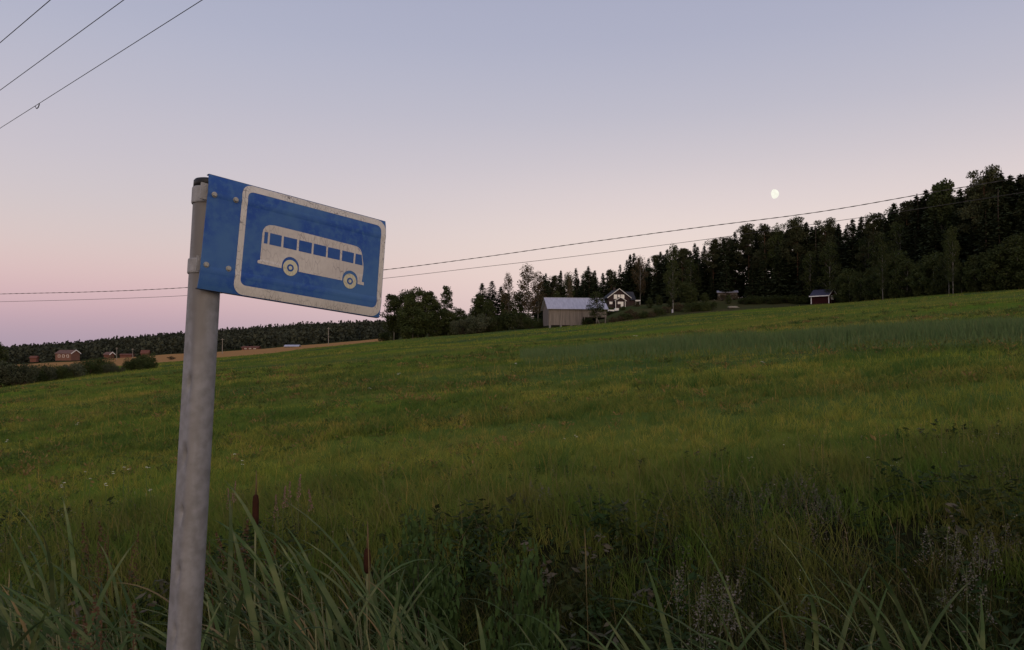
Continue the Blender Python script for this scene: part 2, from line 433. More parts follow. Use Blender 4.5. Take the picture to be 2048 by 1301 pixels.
def paint(name, base, pale, dark, crack, cscale, speck):
    m = bpy.data.materials.new(name); m.use_nodes = True; t = m.node_tree; p = t.nodes['Principled BSDF']
    tc = t.nodes.new('ShaderNodeTexCoord')
    def noise(s, d=6):
        q = t.nodes.new('ShaderNodeTexNoise'); q.inputs['Scale'].default_value = s; q.inputs['Detail'].default_value = d; t.links.new(tc.outputs['Object'], q.inputs[0]); return q.outputs[0]
    def mr(x, a, b, c=0.0, d=1.0):
        q = t.nodes.new('ShaderNodeMapRange'); t.links.new(x, q.inputs[0]); q.inputs[1].default_value = a; q.inputs[2].default_value = b; q.inputs[3].default_value = c; q.inputs[4].default_value = d; return q.outputs[0]
    def mix(f, a, b):
        q = t.nodes.new('ShaderNodeMix'); q.data_type = 'RGBA'; t.links.new(f, q.inputs[0])
        for s, x in ((6, a), (7, b)):
            if isinstance(x, tuple): q.inputs[s].default_value = (*x, 1)
            else: t.links.new(x, q.inputs[s])
        return q.outputs[2]
    c = mix(mr(noise(11), 0.40, 0.66), base, pale)
    c = mix(mr(noise(70, 8), 0.46, 0.64, 0, 0.75), c, pale)
    c = mix(mr(noise(160, 3), 0.60, 0.74, 0, 0.45), c, pale)
    vo = t.nodes.new('ShaderNodeTexVoronoi'); vo.feature = 'F1'; vo.inputs['Scale'].default_value = 130; t.links.new(tc.outputs['Object'], vo.inputs[0])
    c = mix(mr(vo.outputs['Distance'], 0.10, 0.20, speck, 0), c, pale)
    if crack:
        ve = t.nodes.new('ShaderNodeTexVoronoi'); ve.feature = 'DISTANCE_TO_EDGE'; ve.inputs['Scale'].default_value = cscale
        mpp = t.nodes.new('ShaderNodeMapping'); mpp.inputs['Scale'].default_value = (1.9, 1.9, 0.75); t.links.new(tc.outputs['Object'], mpp.inputs[0]); t.links.new(mpp.outputs[0], ve.inputs[0])
        lines = mr(ve.outputs['Distance'], 0.012, 0.050, 1, 0)
        msk = t.nodes.new('ShaderNodeMath'); msk.operation = 'MULTIPLY'; t.links.new(lines, msk.inputs[0]); t.links.new(mr(noise(26), 0.42, 0.62, 0.05, crack), msk.inputs[1])
        c = mix(msk.outputs[0], c, dark)
        c = mix(mr(noise(45, 8), 0.66, 0.74, 0, 0.6), c, dark)
    t.links.new(c, p.inputs['Base Color'])
    p.inputs['Roughness'].default_value = 0.55; p.inputs['Specular IOR Level'].default_value = 0.35
    bp = t.nodes.new('ShaderNodeBump'); bp.inputs['Strength'].default_value = 0.15; bp.inputs['Distance'].default_value = 0.002; t.links.new(noise(60), bp.inputs['Height']); t.links.new(bp.outputs[0], p.inputs['Normal'])
    return m
m_blue = paint('weathered_blue_enamel', (0.010, 0.062, 0.285), (0.042, 0.122, 0.30), (0.01, 0.02, 0.05), 0, 60, 0.55)
m_blue2 = paint('blue_film', (0.011, 0.064, 0.27), (0.025, 0.09, 0.28), (0.01, 0.02, 0.05), 0, 60, 0.2)
m_white = paint('cracked_white_film', (0.59, 0.555, 0.515), (0.51, 0.48, 0.445), (0.10, 0.09, 0.10), 1.0, 85, 0.0)
m_bus = paint('white_bus_film', (0.55, 0.51, 0.47), (0.48, 0.44, 0.41), (0.20, 0.17, 0.18), 0.7, 60, 0.0)
m_wheel = paint('yellowed_white_film', (0.56, 0.53, 0.38), (0.50, 0.47, 0.34), (0.16, 0.14, 0.10), 0.5, 60, 0.0)
g = MB(); NV = 60
TH = 0.0022
for side in (0, 1):
    for i in range(NV + 1):
        v = i / NV
        for u in (0.0, 1.0):
            g.v.append(tuple(SP(u, v, -TH * side)))
W0 = 2 * (NV + 1)
for i in range(NV):
    a = 2 * i
    g.f.append((a, a + 1, a + 3, a + 2)); g.f.append((W0 + a, W0 + a + 2, W0 + a + 3, W0 + a + 1))
    g.f.append((a, a + 2, W0 + a + 2, W0 + a)); g.f.append((a + 1, W0 + a + 1, W0 + a + 3, a + 3))
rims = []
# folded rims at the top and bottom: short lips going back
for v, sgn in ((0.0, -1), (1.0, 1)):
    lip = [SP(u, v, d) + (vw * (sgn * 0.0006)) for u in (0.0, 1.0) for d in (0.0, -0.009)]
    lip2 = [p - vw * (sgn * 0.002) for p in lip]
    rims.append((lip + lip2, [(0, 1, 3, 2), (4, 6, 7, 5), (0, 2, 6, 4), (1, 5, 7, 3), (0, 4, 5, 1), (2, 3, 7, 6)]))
m_plate_edge = mat('plate_rim_shade', (0.035, 0.040, 0.060), rough=0.7)  # dark rim colour paints in the shadow line under the plate edge
plate = g.obj('plate', m_blue, sign)
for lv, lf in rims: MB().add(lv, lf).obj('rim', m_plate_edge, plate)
plate['label'] = 'faded blue enamel plate with white bus pictogram'
# border film (two L-halves make a ring)
def rrect(u0, u1, v0, v1, ru, n=9):
    rv = ru * SW / SH
    pts = []
    for cu, cv, a0 in ((u1 - ru, v1 - rv, 0), (u0 + ru, v1 - rv, 90), (u0 + ru, v0 + rv, 180), (u1 - ru, v0 + rv, 270)):
        for i in range(n + 1):
            a = math.radians(a0 + 90 * i / n); pts.append((cu + ru * math.cos(a), cv + rv * math.sin(a)))
    return pts
oo = rrect(0.164, 0.998, 0.004, 0.996, 0.052); ii = rrect(0.193, 0.968, 0.087, 0.935, 0.030)
ring = [[oo[i], oo[(i + 1) % len(oo)], ii[(i + 1) % len(ii)], ii[i]] for i in range(len(oo))]
bord = sheet('border', ring, 0.00035, m_white, plate)
# bus pictogram
def arch(cu, cv, ru, rv, u0, u1, vb, n=12):
    """bottom-edge points of a wheel arch, from right to left"""
    pts = []
    for i in range(n + 1):
        a = math.pi * i / n
        pts.append((cu + ru * math.cos(a), cv + rv * math.sin(a)))
    return pts
body = [(0.2687, 0.318), (0.2704, 0.333), (0.2760, 0.338), (0.2817, 0.340), (0.2817, 0.458), (0.2817, 0.588), (0.2850, 0.622), (0.2952, 0.652), (0.3137, 0.6735), (0.3392, 0.681), (0.50, 0.679), (0.64, 0.674), (0.73, 0.670), (0.800, 0.669),
        (0.824, 0.664), (0.8400, 0.648), (0.8495, 0.625), (0.855, 0.599), (0.8654, 0.521), (0.8707, 0.466), (0.8690, 0.39), (0.8650, 0.323), (0.8795, 0.323), (0.8795, 0.293), (0.8392, 0.295)]
body += [(0.8385, 0.322)] + arch(0.7914, 0.328, 0.0470, 0.084, 0, 0, 0)[1:-1] + [(0.7445, 0.322), (0.7443, 0.300)]
body += [(0.62, 0.3005), (0.4907, 0.302), (0.4905, 0.330)] + arch(0.4438, 0.335, 0.0466, 0.089, 0, 0, 0)[1:-1] + [(0.3970, 0.330), (0.3970, 0.303), (0.2720, 0.308)]
bus = sheet('bus_symbol', [body], 0.00035, m_bus, plate)
for w in ([(0.2925, 0.603), (0.3105, 0.604), (0.3115, 0.499), (0.293, 0.497)], [(0.3215, 0.603), (0.384, 0.602), (0.384, 0.497), (0.322, 0.497)], [(0.395, 0.601), (0.468, 0.600), (0.469, 0.496), (0.396, 0.497)],
          [(0.480, 0.599), (0.552, 0.599), (0.553, 0.494), (0.481, 0.495)], [(0.563, 0.598), (0.636, 0.597), (0.637, 0.493), (0.5635, 0.493)], [(0.646, 0.595), (0.719, 0.595), (0.720, 0.492), (0.647, 0.493)],
          [(0.732, 0.594), (0.804, 0.593), (0.804, 0.489), (0.733, 0.491)], [(0.815, 0.592), (0.8525, 0.592), (0.8632, 0.488), (0.8145, 0.489)], [(0.826, 0.653), (0.8335, 0.648), (0.8445, 0.620), (0.8420, 0.620)]):
    sheet('bus_window', [w], 0.0006, m_blue2, plate)
def disc(name, cu, cv, ru, lift, m):
    rv = ru * SW / SH
    sheet(name, [[(cu + ru * math.cos(2 * math.pi * i / 32), cv + rv * math.sin(2 * math.pi * i / 32)) for i in range(32)]], lift, m, plate)
for cu, cv in ((0.4438, 0.322), (0.7914, 0.307)):
    disc('bus_wheel', cu, cv, 0.0400, 0.0006, m_wheel); disc('bus_wheel_ring', cu, cv, 0.0185, 0.0008, m_blue2); disc('bus_wheel_hub', cu, cv, 0.0095, 0.0010, m_wheel)
m_bolt = mat('zinc_bolt', (0.38, 0.37, 0.34), (0.28, 0.27, 0.25), scale=150, rough=0.5, metal=0.4)
for u, v in ((0.029, 0.824), (0.133, 0.825), (0.025, 0.208), (0.131, 0.209)):
    c = SP(u, v, 0.0)
    MB().tube([c, c + nw * 0.0012], [0.0056, 0.0056], 20).tube([c + nw * 0.0012, c + nw * 0.0042, c + nw * 0.0048], [0.0044, 0.0044, 0.0036], 6).obj('bolt', m_bolt, plate)

# ---------------------------------------------------------------- foliage builders
def diamonds(C, U, W):
    """leaf-shaped quads: centre, half-length vector, half-width vector"""
    n = len(C)
    V = np.empty((n, 4, 3)); V[:, 0] = C - U; V[:, 1] = C + W; V[:, 2] = C + U; V[:, 3] = C - W
    return V.reshape(-1, 3), np.arange(n * 4).reshape(-1, 4)
def unit(n, g):
    v = g.normal(size=(n, 3)); return v / np.linalg.norm(v, axis=1, keepdims=True)
def leafcloud(C, size, g, up=0.4, aspect=0.62):
    n = len(C); U = unit(n, g); U[:, 2] *= up; U /= np.linalg.norm(U, axis=1, keepdims=True)
    W = np.cross(U, unit(n, g)); W /= np.linalg.norm(W, axis=1, keepdims=True) + 1e-9
    s = size * g.uniform(0.6, 1.3, size=(n, 1))
    return diamonds(C, U * s * 0.5, W * s * 0.5 * aspect)
m_spruce = mat('spruce_needles', (0.020, 0.030, 0.014), (0.034, 0.042, 0.018), scale=0.7, rough=0.9, spec=0.1, vary=0.25)
m_pine = mat('pine_needles', (0.030, 0.036, 0.016), (0.050, 0.052, 0.024), scale=0.7, rough=0.9, spec=0.1, vary=0.25)
m_leaf = mat('broad_leaves', (0.036, 0.052, 0.016), (0.060, 0.070, 0.022), scale=0.6, rough=0.8, spec=0.15, vary=0.25, transl=0.2)
m_leafbrown = mat('reddish_birch_leaves', (0.095, 0.062, 0.034), (0.070, 0.060, 0.030), scale=0.6, rough=0.8, spec=0.15, vary=0.15, transl=0.2)
m_leafgrey = mat('grey_willow_leaves', (0.060, 0.072, 0.040), (0.085, 0.088, 0.052), scale=0.8, rough=0.8, spec=0.15, vary=0.2, transl=0.15)
m_bark = mat('bark', (0.055, 0.042, 0.034), (0.085, 0.062, 0.048), scale=6, rough=0.95, bump=0.5, stretch=(1, 1, 0.25))
m_pinebark = mat('pine_bark', (0.12, 0.062, 0.034), (0.075, 0.048, 0.034), scale=3, rough=0.95, bump=0.5, stretch=(1, 1, 0.3))
m_birchbark = mat('birch_bark', (0.24, 0.225, 0.20), (0.07, 0.065, 0.06), scale=4, rough=0.85, stretch=(1, 1, 2.5))
def fit(V, H):
    z = np.sort(V[:, 2])[int(len(V) * 0.997)]
    V[:, 2] *= H / z
    return V
def trunk_mesh(name, H, r, m, g, limbs=()):
    mb = MB(); n = 7
    bend = g.normal(size=2) * 0.012 * H
    pts = [Vector((bend[0] * math.sin(i / n * 2.5), bend[1] * math.sin(i / n * 2.0), H * i / n - (0.4 if i == 0 else 0))) for i in range(n + 1)]
    mb.tube(pts, [r * (1 - 0.93 * i / n) + 0.012 for i in range(n + 1)], 7)
    for p, q in limbs:
        p, q = Vector(p), Vector(q); mid = p.lerp(q, 0.5) + Vector((0, 0, 0.06 * (q - p).length))
        mb.tube([p, mid, q], [r * 0.33, r * 0.2, 0.015], 5)
    return mb.mesh(name, m, smooth=True, fix=False)
def spruce(seed, H=18.0, R_=0.15):
    g = np.random.default_rng(seed); C = []; U = []; W = []; z = 0.07 * H
    while z < 0.985 * H:
        f = z / H; rm = R_ * H * (1 - f) ** 0.82 * g.uniform(0.78, 1.12) + 0.10
        nb = int(g.integers(7, 11)) if f < 0.8 else 6
        a0 = g.uniform(0, 6.28)
        for b in range(nb):
            a = a0 + 6.283 * b / nb + g.normal() * 0.25; Lb = rm * g.uniform(0.65, 1.15)
            if g.random() < 0.07: continue
            nc = max(3, int(Lb / 0.24)); d = np.array([math.cos(a), math.sin(a), 0]); side = np.array([-d[1], d[0], 0])
            for j in range(nc):
                t = (0.22 + 0.78 * (j + g.uniform(0, 1)) / nc)
                p = d * Lb * t + np.array([0, 0, z - 0.34 * Lb * t + 0.16 * Lb * t * t]) + side * g.normal() * 0.17 * Lb * t
                C.append(p + g.normal(size=3) * 0.06)
                u = d + side * g.normal() * 0.7 + np.array([0, 0, -0.35 + g.normal() * 0.3]); u /= np.linalg.norm(u)
                w = np.cross(u, np.array([g.normal() * 0.5, g.normal() * 0.5, 1.0])); w /= np.linalg.norm(w)
                s = g.uniform(0.32, 0.60) * (0.6 + 0.4 * (1 - f)); U.append(u * s); W.append(w * s * 0.5)
        z += g.uniform(0.24, 0.42) * (1.25 - 0.5 * f)
    for i in range(14):
        zz = H * (0.93 + 0.07 * i / 14); C.append(np.array([0, 0, zz])); u = g.normal(size=3) * 0.4 + [0, 0, 1]; U.append(u / np.linalg.norm(u) * 0.22); W.append(unit(1, g)[0] * 0.07)
    V, Q = diamonds(np.array(C), np.array(U), np.array(W))
    return trunk_mesh('spruce_trunk', H, 0.16, m_bark, g), mesh_np('spruce_crown', V, [Q], m_spruce)
def pine(seed, H=18.0):
    g = np.random.default_rng(seed); C = []; limbs = []
    nl = int(g.integers(24, 32))
    for i in range(nl):
        f = 0.42 + 0.57 * (i + g.uniform(0, 1)) / nl; z = f * H; a = g.uniform(0, 6.283)
        Lb = H * 0.17 * (1.12 - (f - 0.45) * 1.25) * g.uniform(0.55, 1.15)
        q = np.array([math.cos(a) * Lb, math.sin(a) * Lb, z + Lb * g.uniform(0.05, 0.45)]); limbs.append(((0, 0, z), tuple(q)))
        for kx in range(int(g.integers(3, 6))):
            cc = np.array([0, 0, z]) + (q - [0, 0, z]) * g.uniform(0.45, 1.05) + g.normal(size=3) * 0.3
            n = int(g.integers(60, 95)); pts = unit(n, g) * g.uniform(0.25, 1, size=(n, 1)) ** 0.6 * np.array([1.05, 1.05, 0.75]) * g.uniform(0.6, 1.15)
            C.append(cc + pts)
    n = 40; C.append(np.array([0, 0, H * 0.985]) + unit(n, g) * np.array([0.55, 0.55, 0.5]))
    C = np.concatenate(C)
    V, Q = leafcloud(C, 0.40, g, up=1.6, aspect=0.40)
    return trunk_mesh('pine_trunk', H * 0.99, 0.17, m_pinebark, g, limbs), mesh_np('pine_crown', V, [Q], m_pine)
def broadleaf(seed, H=12.0, wid=0.30, low=0.22, leaf=m_leaf, bark=m_birchbark, nlobe=30, per=260, size=0.36, drop=0.0, top=0.9):
    g = np.random.default_rng(seed); C = []; limbs = []
    for i in range(nlobe):
        f = low + (1 - low) * ((i + g.uniform(0, 1)) / nlobe); fr = (f - low) / (1 - low)
        env = wid * H * (math.sin(math.pi * min(1, 0.12 + 0.82 * fr ** top)) ** 0.75)
        a = i * 2.4 + g.normal() * 0.5; rr = env * g.uniform(0.25, 0.82)
        c = np.array([math.cos(a) * rr, math.sin(a) * rr, f * H * 0.97]); s = H * wid * g.uniform(0.24, 0.42)
        limbs.append(((0, 0, max(0.12 * H, c[2] - 0.9 * rr - 0.05 * H)), tuple(c)))
        n = int(per * g.uniform(0.6, 1.3)); d = unit(n, g) * g.uniform(0.15, 1, size=(n, 1)) ** 0.45 * np.array([1, 1, 0.85 + drop])
        d *= g.uniform(0.8, 1.15, size=(n, 1))
        C.append(c + d * s)
    C = np.concatenate(C); C[:, 2] = np.maximum(C[:, 2], 0.02 * H)
    V, Q = leafcloud(C, size, g, up=0.9); V = fit(V, H)
    return trunk_mesh('broadleaf_trunk', H * 0.92, 0.011 * H, bark, g, limbs), mesh_np('broadleaf_crown', V, [Q], leaf)
def bush(seed, leaf, H=3.0, wid=0.6, nlobe=24, per=230, size=0.17):
    g = np.random.default_rng(seed); C = []; limbs = []
    for i in range(nlobe):
        a = g.uniform(0, 6.283); rr = H * wid * math.sqrt(g.uniform(0, 1)) * 0.8; zz = H * g.uniform(0.18, 0.86) * (1 - 0.45 * (rr / (H * wid)) ** 2)
        c = np.array([math.cos(a) * rr, math.sin(a) * rr, zz]); s = H * g.uniform(0.14, 0.27); limbs.append(((rr * 0.2 * math.cos(a), rr * 0.2 * math.sin(a), 0), tuple(c)))
        n = int(per * g.uniform(0.7, 1.3)); C.append(c + unit(n, g) * g.uniform(0.1, 1, size=(n, 1)) ** 0.45 * s * np.array([1, 1, 1.0]))
    C = np.concatenate(C); C[:, 2] = np.abs(C[:, 2])
    V, Q = leafcloud(C, size, g, up=1.0); V = fit(V, H)
    mb = MB()
    for p, q in limbs: mb.tube([(p[0], p[1], -0.15), Vector(p).lerp(Vector(q), 0.55), q], [0.035, 0.022, 0.008], 5)
    return mb.mesh('bush_stems', m_bark, smooth=True, fix=False), mesh_np('bush_foliage', V, [Q], leaf)
SPR = [spruce(100 + i, R_=(0.165, 0.20, 0.18, 0.15, 0.21)[i]) for i in range(5)]
PIN = [pine(200 + i) for i in range(5)]
BRO = [broadleaf(300 + i, H=12, wid=(0.27, 0.31, 0.24, 0.29)[i], low=(0.24, 0.2, 0.3, 0.18)[i]) for i in range(4)]
BIR = [broadleaf(320 + i, H=14, wid=0.19, low=0.30, leaf=m_leafbrown, nlobe=26, per=120, size=0.30, drop=0.3) for i in range(2)]
BIG = [broadleaf(330 + i, H=14, wid=(0.17, 0.20)[i], low=0.22, leaf=m_leaf, nlobe=30, per=150, size=0.30, drop=0.3) for i in range(2)]
NAR = [broadleaf(340, H=12, wid=0.19, low=0.06, leaf=m_leaf, nlobe=40, per=150, size=0.28, top=0.45)]
UND = [broadleaf(350 + i, H=7, wid=0.36, low=0.05, leaf=m_leaf, nlobe=30, per=230, size=0.26) for i in range(3)]
BSG = [bush(400 + i, m_leaf) for i in range(3)]
BSW = [bush(410 + i, m_leafgrey) for i in range(3)]
BSB = [bush(420 + i, mat('brown_scrub_%s' % 'ab'[i], (0.075, 0.050, 0.030), (0.060, 0.058, 0.028), scale=0.8, rough=0.9, spec=0.1), per=110) for i in range(2)]
BASEH = {}
for lst, h in ((SPR, 18), (PIN, 18.3), (BRO, 12), (BIR, 14), (BIG, 14), (NAR, 12), (UND, 7), (BSG, 3), (BSW, 3), (BSB, 3)): BASEH[id(lst)] = h
def plant(name, variants, loc, h, label, cat, group=None, widen=1.0, parts=('trunk', 'crown'), idx=None):
    k = h / BASEH[id(variants)]
    v = variants[R.randrange(len(variants)) if idx is None else idx]
    e = empty(name, loc, R.uniform(0, 6.28), (k * widen, k * widen, k))
    link(parts[0], v[0], e); link(parts[1], v[1], e)
    tag(e, label, cat, group)
    return e
def grow(name, variants, px, ytop, Y, label, cat, group=None, widen=1.0, parts=('trunk', 'crown'), idx=None, sink=0.0):
    b = ground(px, Y); t = at(px, ytop, Y)
    b.z -= sink
    return plant(name, variants, b, max(0.6, t.z - b.z), label, cat, group, widen, parts, idx)

# ---------------------------------------------------------------- forest on the hillside to the right
def front(px): return float(np.interp(px, [1040, 1150, 1200, 1300, 1345, 1500, 1700, 1850, 1975, 2100], [212, 250, 262, 260, 236, 212, 190, 158, 135, 124]))
sky_trees = [(1092, 546, 's'), (1108, 552, 'p'), (1122, 541, 's'), (1138, 546, 'b'), (1152, 536, 's'), (1177, 532, 's'), (1190, 541, 's'), (1206, 546, 's'), (1222, 540, 'p'), (1241, 529, 's'), (1261, 509, 's'),
             (1269, 506, 's'), (1281, 512, 'r'), (1298, 516, 's'), (1322, 503, 's'), (1336, 498, 's'), (1350, 494, 's'), (1366, 497, 'p'), (1391, 486, 's'), (1410, 491, 's'), (1428, 479, 'p'), (1449, 476, 's'), (1472, 463, 's'),
             (1498, 450, 'p'), (1516, 462, 's'), (1534, 448, 'p'), (1558, 450, 'b'), (1577, 458, 's'), (1596, 437, 'p'), (1616, 444, 's'), (1634, 451, 's'), (1654, 441, 'p'), (1680, 447, 's'), (1708, 438, 's'),
             (1726, 433, 's'), (1752, 427, 'p'), (1792, 405, 's'), (1773, 432, 's'), (1820, 402, 'p'), (1838, 388, 's'), (1857, 379, 's'), (1888, 366, 'g'), (1926, 376, 's'), (1950, 380, 's'), (1976, 340, 'p'), (2008, 344, 's'), (2027, 350, 's'), (2048, 347, 's'), (2085, 340, 'p')]
KIND = {'s': ('spruce_tree', SPR, 'dark pointed spruce', 'spruce'), 'p': ('pine_tree', PIN, 'dark ragged topped pine', 'pine'), 'b': ('birch_tree', BIG, 'slender green birch', 'birch'),
        'r': ('birch_tree', BIR, 'reddish leaved slender birch', 'red birch'), 'g': ('broadleaf_tree', BRO, 'tall round crowned broadleaf tree', 'broadleaf tree')}
cnt = {}
for px, yt, kd in sorted(sky_trees):
    nm, var, desc, word = KIND[kd]
    i = cnt.get(kd, 0); cnt[kd] = i + 1
    total = sum(1 for t in sky_trees if t[2] == kd)
    lab = desc + (' on the hillside skyline, %s %s from the left' % (ORD[i], word) if total > 1 else ' on the hillside skyline of dark conifers')
    grow(nm, var, px, yt, front(px) + R.uniform(-4, 6), lab, 'tree', 'trees on the hillside skyline', widen={'s': 1.25, 'p': 1.05, 'b': 1.0, 'r': 1.0, 'g': 0.85}[kd] * R.uniform(0.92, 1.12))
sk = sorted((p, y) for p, y, _ in sky_trees)
def skyline(px): return float(np.interp(px, [p for p, _ in sk], [y for _, y in sk]))
GAPS = [(1476, 1488),]
for row, (n, dY, lo, hi) in enumerate(((46, -5, 26, 70), (70, 10, 3, 24), (60, 22, 8, 34))):
    for i in range(n):
        px = 1085 + (2090 - 1085) * (i + R.uniform(0.1, 0.9)) / n
        if any(a - 4 < px < b + 4 for a, b in GAPS): continue
        Y = front(px) + dY + R.uniform(-4, 4)
        if 1205 < px < 1300 and dY < 12: Y += 12
        yt = skyline(px) + R.uniform(lo, hi)
        kd = R.choice('ssssssppb' if row else 'ssssb')
        nm, var, desc, word = KIND[kd]
        grow(nm, var, px, yt, Y, {'s': 'dark spruce packed among the others inside the hillside forest', 'p': 'dark pine packed among the others inside the hillside forest', 'b': 'dark green birch packed among conifers inside the hillside forest'}[kd],
             'tree', {'s': 'spruces inside the hillside forest', 'p': 'pines inside the hillside forest', 'b': 'birches inside the hillside forest'}[kd], widen=1.35 if row else 1.2)
fillers = [(1078 + 13 * i, 272 + (i % 3) * 6, R.uniform(16, 36)) for i in range(18)]
for px, Y, dy in fillers:
    grow('spruce_tree', SPR, px, skyline(px) + dy, Y, 'broad dark spruce in the wood behind the barn roof', 'tree', 'spruces behind the barn', widen=2.0)
lows = [(1296 + 14.5 * i + R.uniform(-4, 4), R.uniform(548, 572)) for i in range(26)]
for i, (px, yt) in enumerate(lows):
    grow('young_spruce', SPR, px, yt - (px - 1296) * 0.03, front(px) + 9, 'young dark spruce under the tall conifers, %s from the brown house rightwards' % ORD[i], 'tree', 'young spruces under the conifers', widen=1.9)
# pale bare trunks showing at the forest edge
for j, (px, y0, Y) in enumerate(((1908, 500, 128), (1900, 508, 130), (1767, 530, 150), (1347, 535, 196))):
    b = ground(px, Y); t = at(px + 3, y0 - 60, Y)
    grow('birch_tree', BIG, px, y0 - 45, Y, ['pale trunked birch at the forest edge near the right border', 'thin dark trunked birch just left of the pale trunked one at right', 'slim pale birch among the bushes right of the red shed', 'thin pale birch right of the dark brown house', 'slim birch rising left of the red shed'][j], 'tree', 'slim birches at the forest edge', widen=0.75, idx=j % 2)
# understory along the forest edge, right of the red shed
bank = [(1490, 596, 200), (1512, 592, 199), (1535, 594, 198), (1556, 590, 197), (1578, 592, 196), (1598, 590, 194), (1616, 592, 192)]
for i, (px, yt, Y) in enumerate(bank):
    grow('bank_bush', BSG, px, yt, Y, 'low dark green brush on the bare bank, %s from the pale board pile' % ORD[i], 'bush', 'brush on the bank left of the red shed', widen=1.9, parts=('stems', 'foliage'), sink=0.2)
und = [(1688, 550, 176), (1700, 538, 172), (1722, 545, 166), (1748, 536, 160), (1770, 530, 156), (1795, 503, 152), (1815, 520, 146), (1842, 524, 141), (1870, 506, 138), (1895, 520, 132), (1925, 530, 128), (1955, 512, 125), (1985, 500, 122), (2012, 490, 120), (2040, 470, 118), (2070, 480, 116)]
for i, (px, yt, Y) in enumerate(und):
    grow('edge_bush', UND, px, yt, Y, 'dark green leafy bush at the forest foot, %s to the right of the red shed' % ORD[i], 'bush', 'bushes along the forest foot', widen=1.25, parts=('stems', 'foliage'))
low = [(1300, 596, 206), (1318, 590, 210), (1372, 565, 205), (1384, 576, 203), (1410, 586, 204), (1340, 598, 204), (1500, 578, 208), (1525, 580, 206), (1550, 576, 205), (1575, 580, 203), (1600, 578, 200), (1458, 590, 202)]
for i, (px, yt, Y) in enumerate(sorted(low)):
    grow('yard_bush', UND, px, yt, Y, 'low dark bush on the bank, %s in the row between brown house and red shed' % ORD[i], 'bush', 'bushes between the house and the red shed', widen=1.2, parts=('stems', 'foliage'))

# ---------------------------------------------------------------- grove left of the barn
TREE_GR = 'trees of the grove left of the barn'
grow('broadleaf_tree', BRO, 788, 590, 214, 'leftmost round leafy tree of the grove, next to the sign edge', 'tree', TREE_GR, 1.25, idx=0)
grow('broadleaf_tree', BRO, 812, 582, 210, 'leafy tree in the middle left of the rounded grove', 'tree', TREE_GR, 1.2, idx=1)
grow('broadleaf_tree', BRO, 836, 577, 208, 'tallest leafy tree at the crest of the rounded grove', 'tree', TREE_GR, 1.25, idx=3)
grow('broadleaf_tree', BRO, 858, 584, 212, 'leafy tree forming the right shoulder of the rounded grove', 'tree', TREE_GR, 1.25, idx=2)
grow('birch_tree', BIG, 875, 602, 214, 'smaller birch at the right edge of the rounded grove', 'tree', TREE_GR, 1.4, idx=0)
grow('broadleaf_tree', UND, 825, 600, 206, 'darker lower tree in front of the rounded grove', 'tree', TREE_GR, 1.5, idx=2)
grow('narrow_tree', NAR, 894, 573, 222, 'narrow cone shaped tree standing alone right of the rounded grove', 'tree', TREE_GR, 1.15)
for i, (px, yt, Y, lab) in enumerate([
        (964, 566, 218, 'left one of two spruces behind the reddish birch group'), (984, 562, 222, 'right one of two spruces behind the reddish birch group'),
        (1002, 572, 220, 'short dark spruce between the two spruces and the reddish birch')]):
    grow('spruce_tree', SPR, px, yt, Y, lab, 'tree', TREE_GR, 1.9, idx=(1, 4, 2)[i])
grow('broadleaf_tree', BRO, 958, 590, 212, 'dark leafy tree on the left flank of the two spruces', 'tree', TREE_GR, 1.1, idx=2)
grow('broadleaf_tree', BRO, 1012, 588, 216, 'dark leafy tree filling the gap behind the thin reddish birch', 'tree', TREE_GR, 1.1, idx=0)
grow('birch_tree', BIR, 1018, 547, 212, 'thin sparse birch with reddish leaves left of the tall birch', 'tree', TREE_GR, 0.8, idx=0)
grow('birch_tree', BIR, 1056, 529, 206, 'tallest reddish brown birch just left of the barn', 'tree', TREE_GR, 1.25, idx=1)
grow('birch_tree', BIR, 1076, 545, 208, 'reddish birch touching the left end of the barn roof', 'tree', TREE_GR, 0.95, idx=0)
grow('broadleaf_tree', UND, 1040, 585, 210, 'brownish green leafy tree below the tall reddish birch', 'tree', TREE_GR, 0.9, idx=0)
grow('broadleaf_tree', UND, 978, 600, 208, 'grey green leafy tree below the two spruces', 'tree', TREE_GR, 0.8, idx=1)
shr = [(770, 664, 226, BSG), (790, 650, 216, UND), (812, 640, 212, UND), (845, 636, 210, UND), (866, 628, 212, UND), (884, 620, 218, UND), (900, 622, 216, UND), (920, 618, 219, UND), (936, 624, 216, BSG), (950, 632, 205, BSW), (962, 630, 204, BSW),
       (985, 632, 205, BSG), (1008, 628, 205, UND), (1030, 622, 203, BSG), (1046, 628, 203, BSW), (1062, 634, 200, BSG), (1080, 640, 193, BSG), (925, 640, 206, BSW)]
for i, (px, yt, Y, var) in enumerate(sorted(shr, key=lambda t: t[0])):
    grow('grove_bush', var, px, yt, Y, 'dark shrub at the foot of the grove, %s from the sign towards the barn' % ORD[i], 'bush', 'shrubs under the grove', widen=1.3, parts=('stems', 'foliage'))
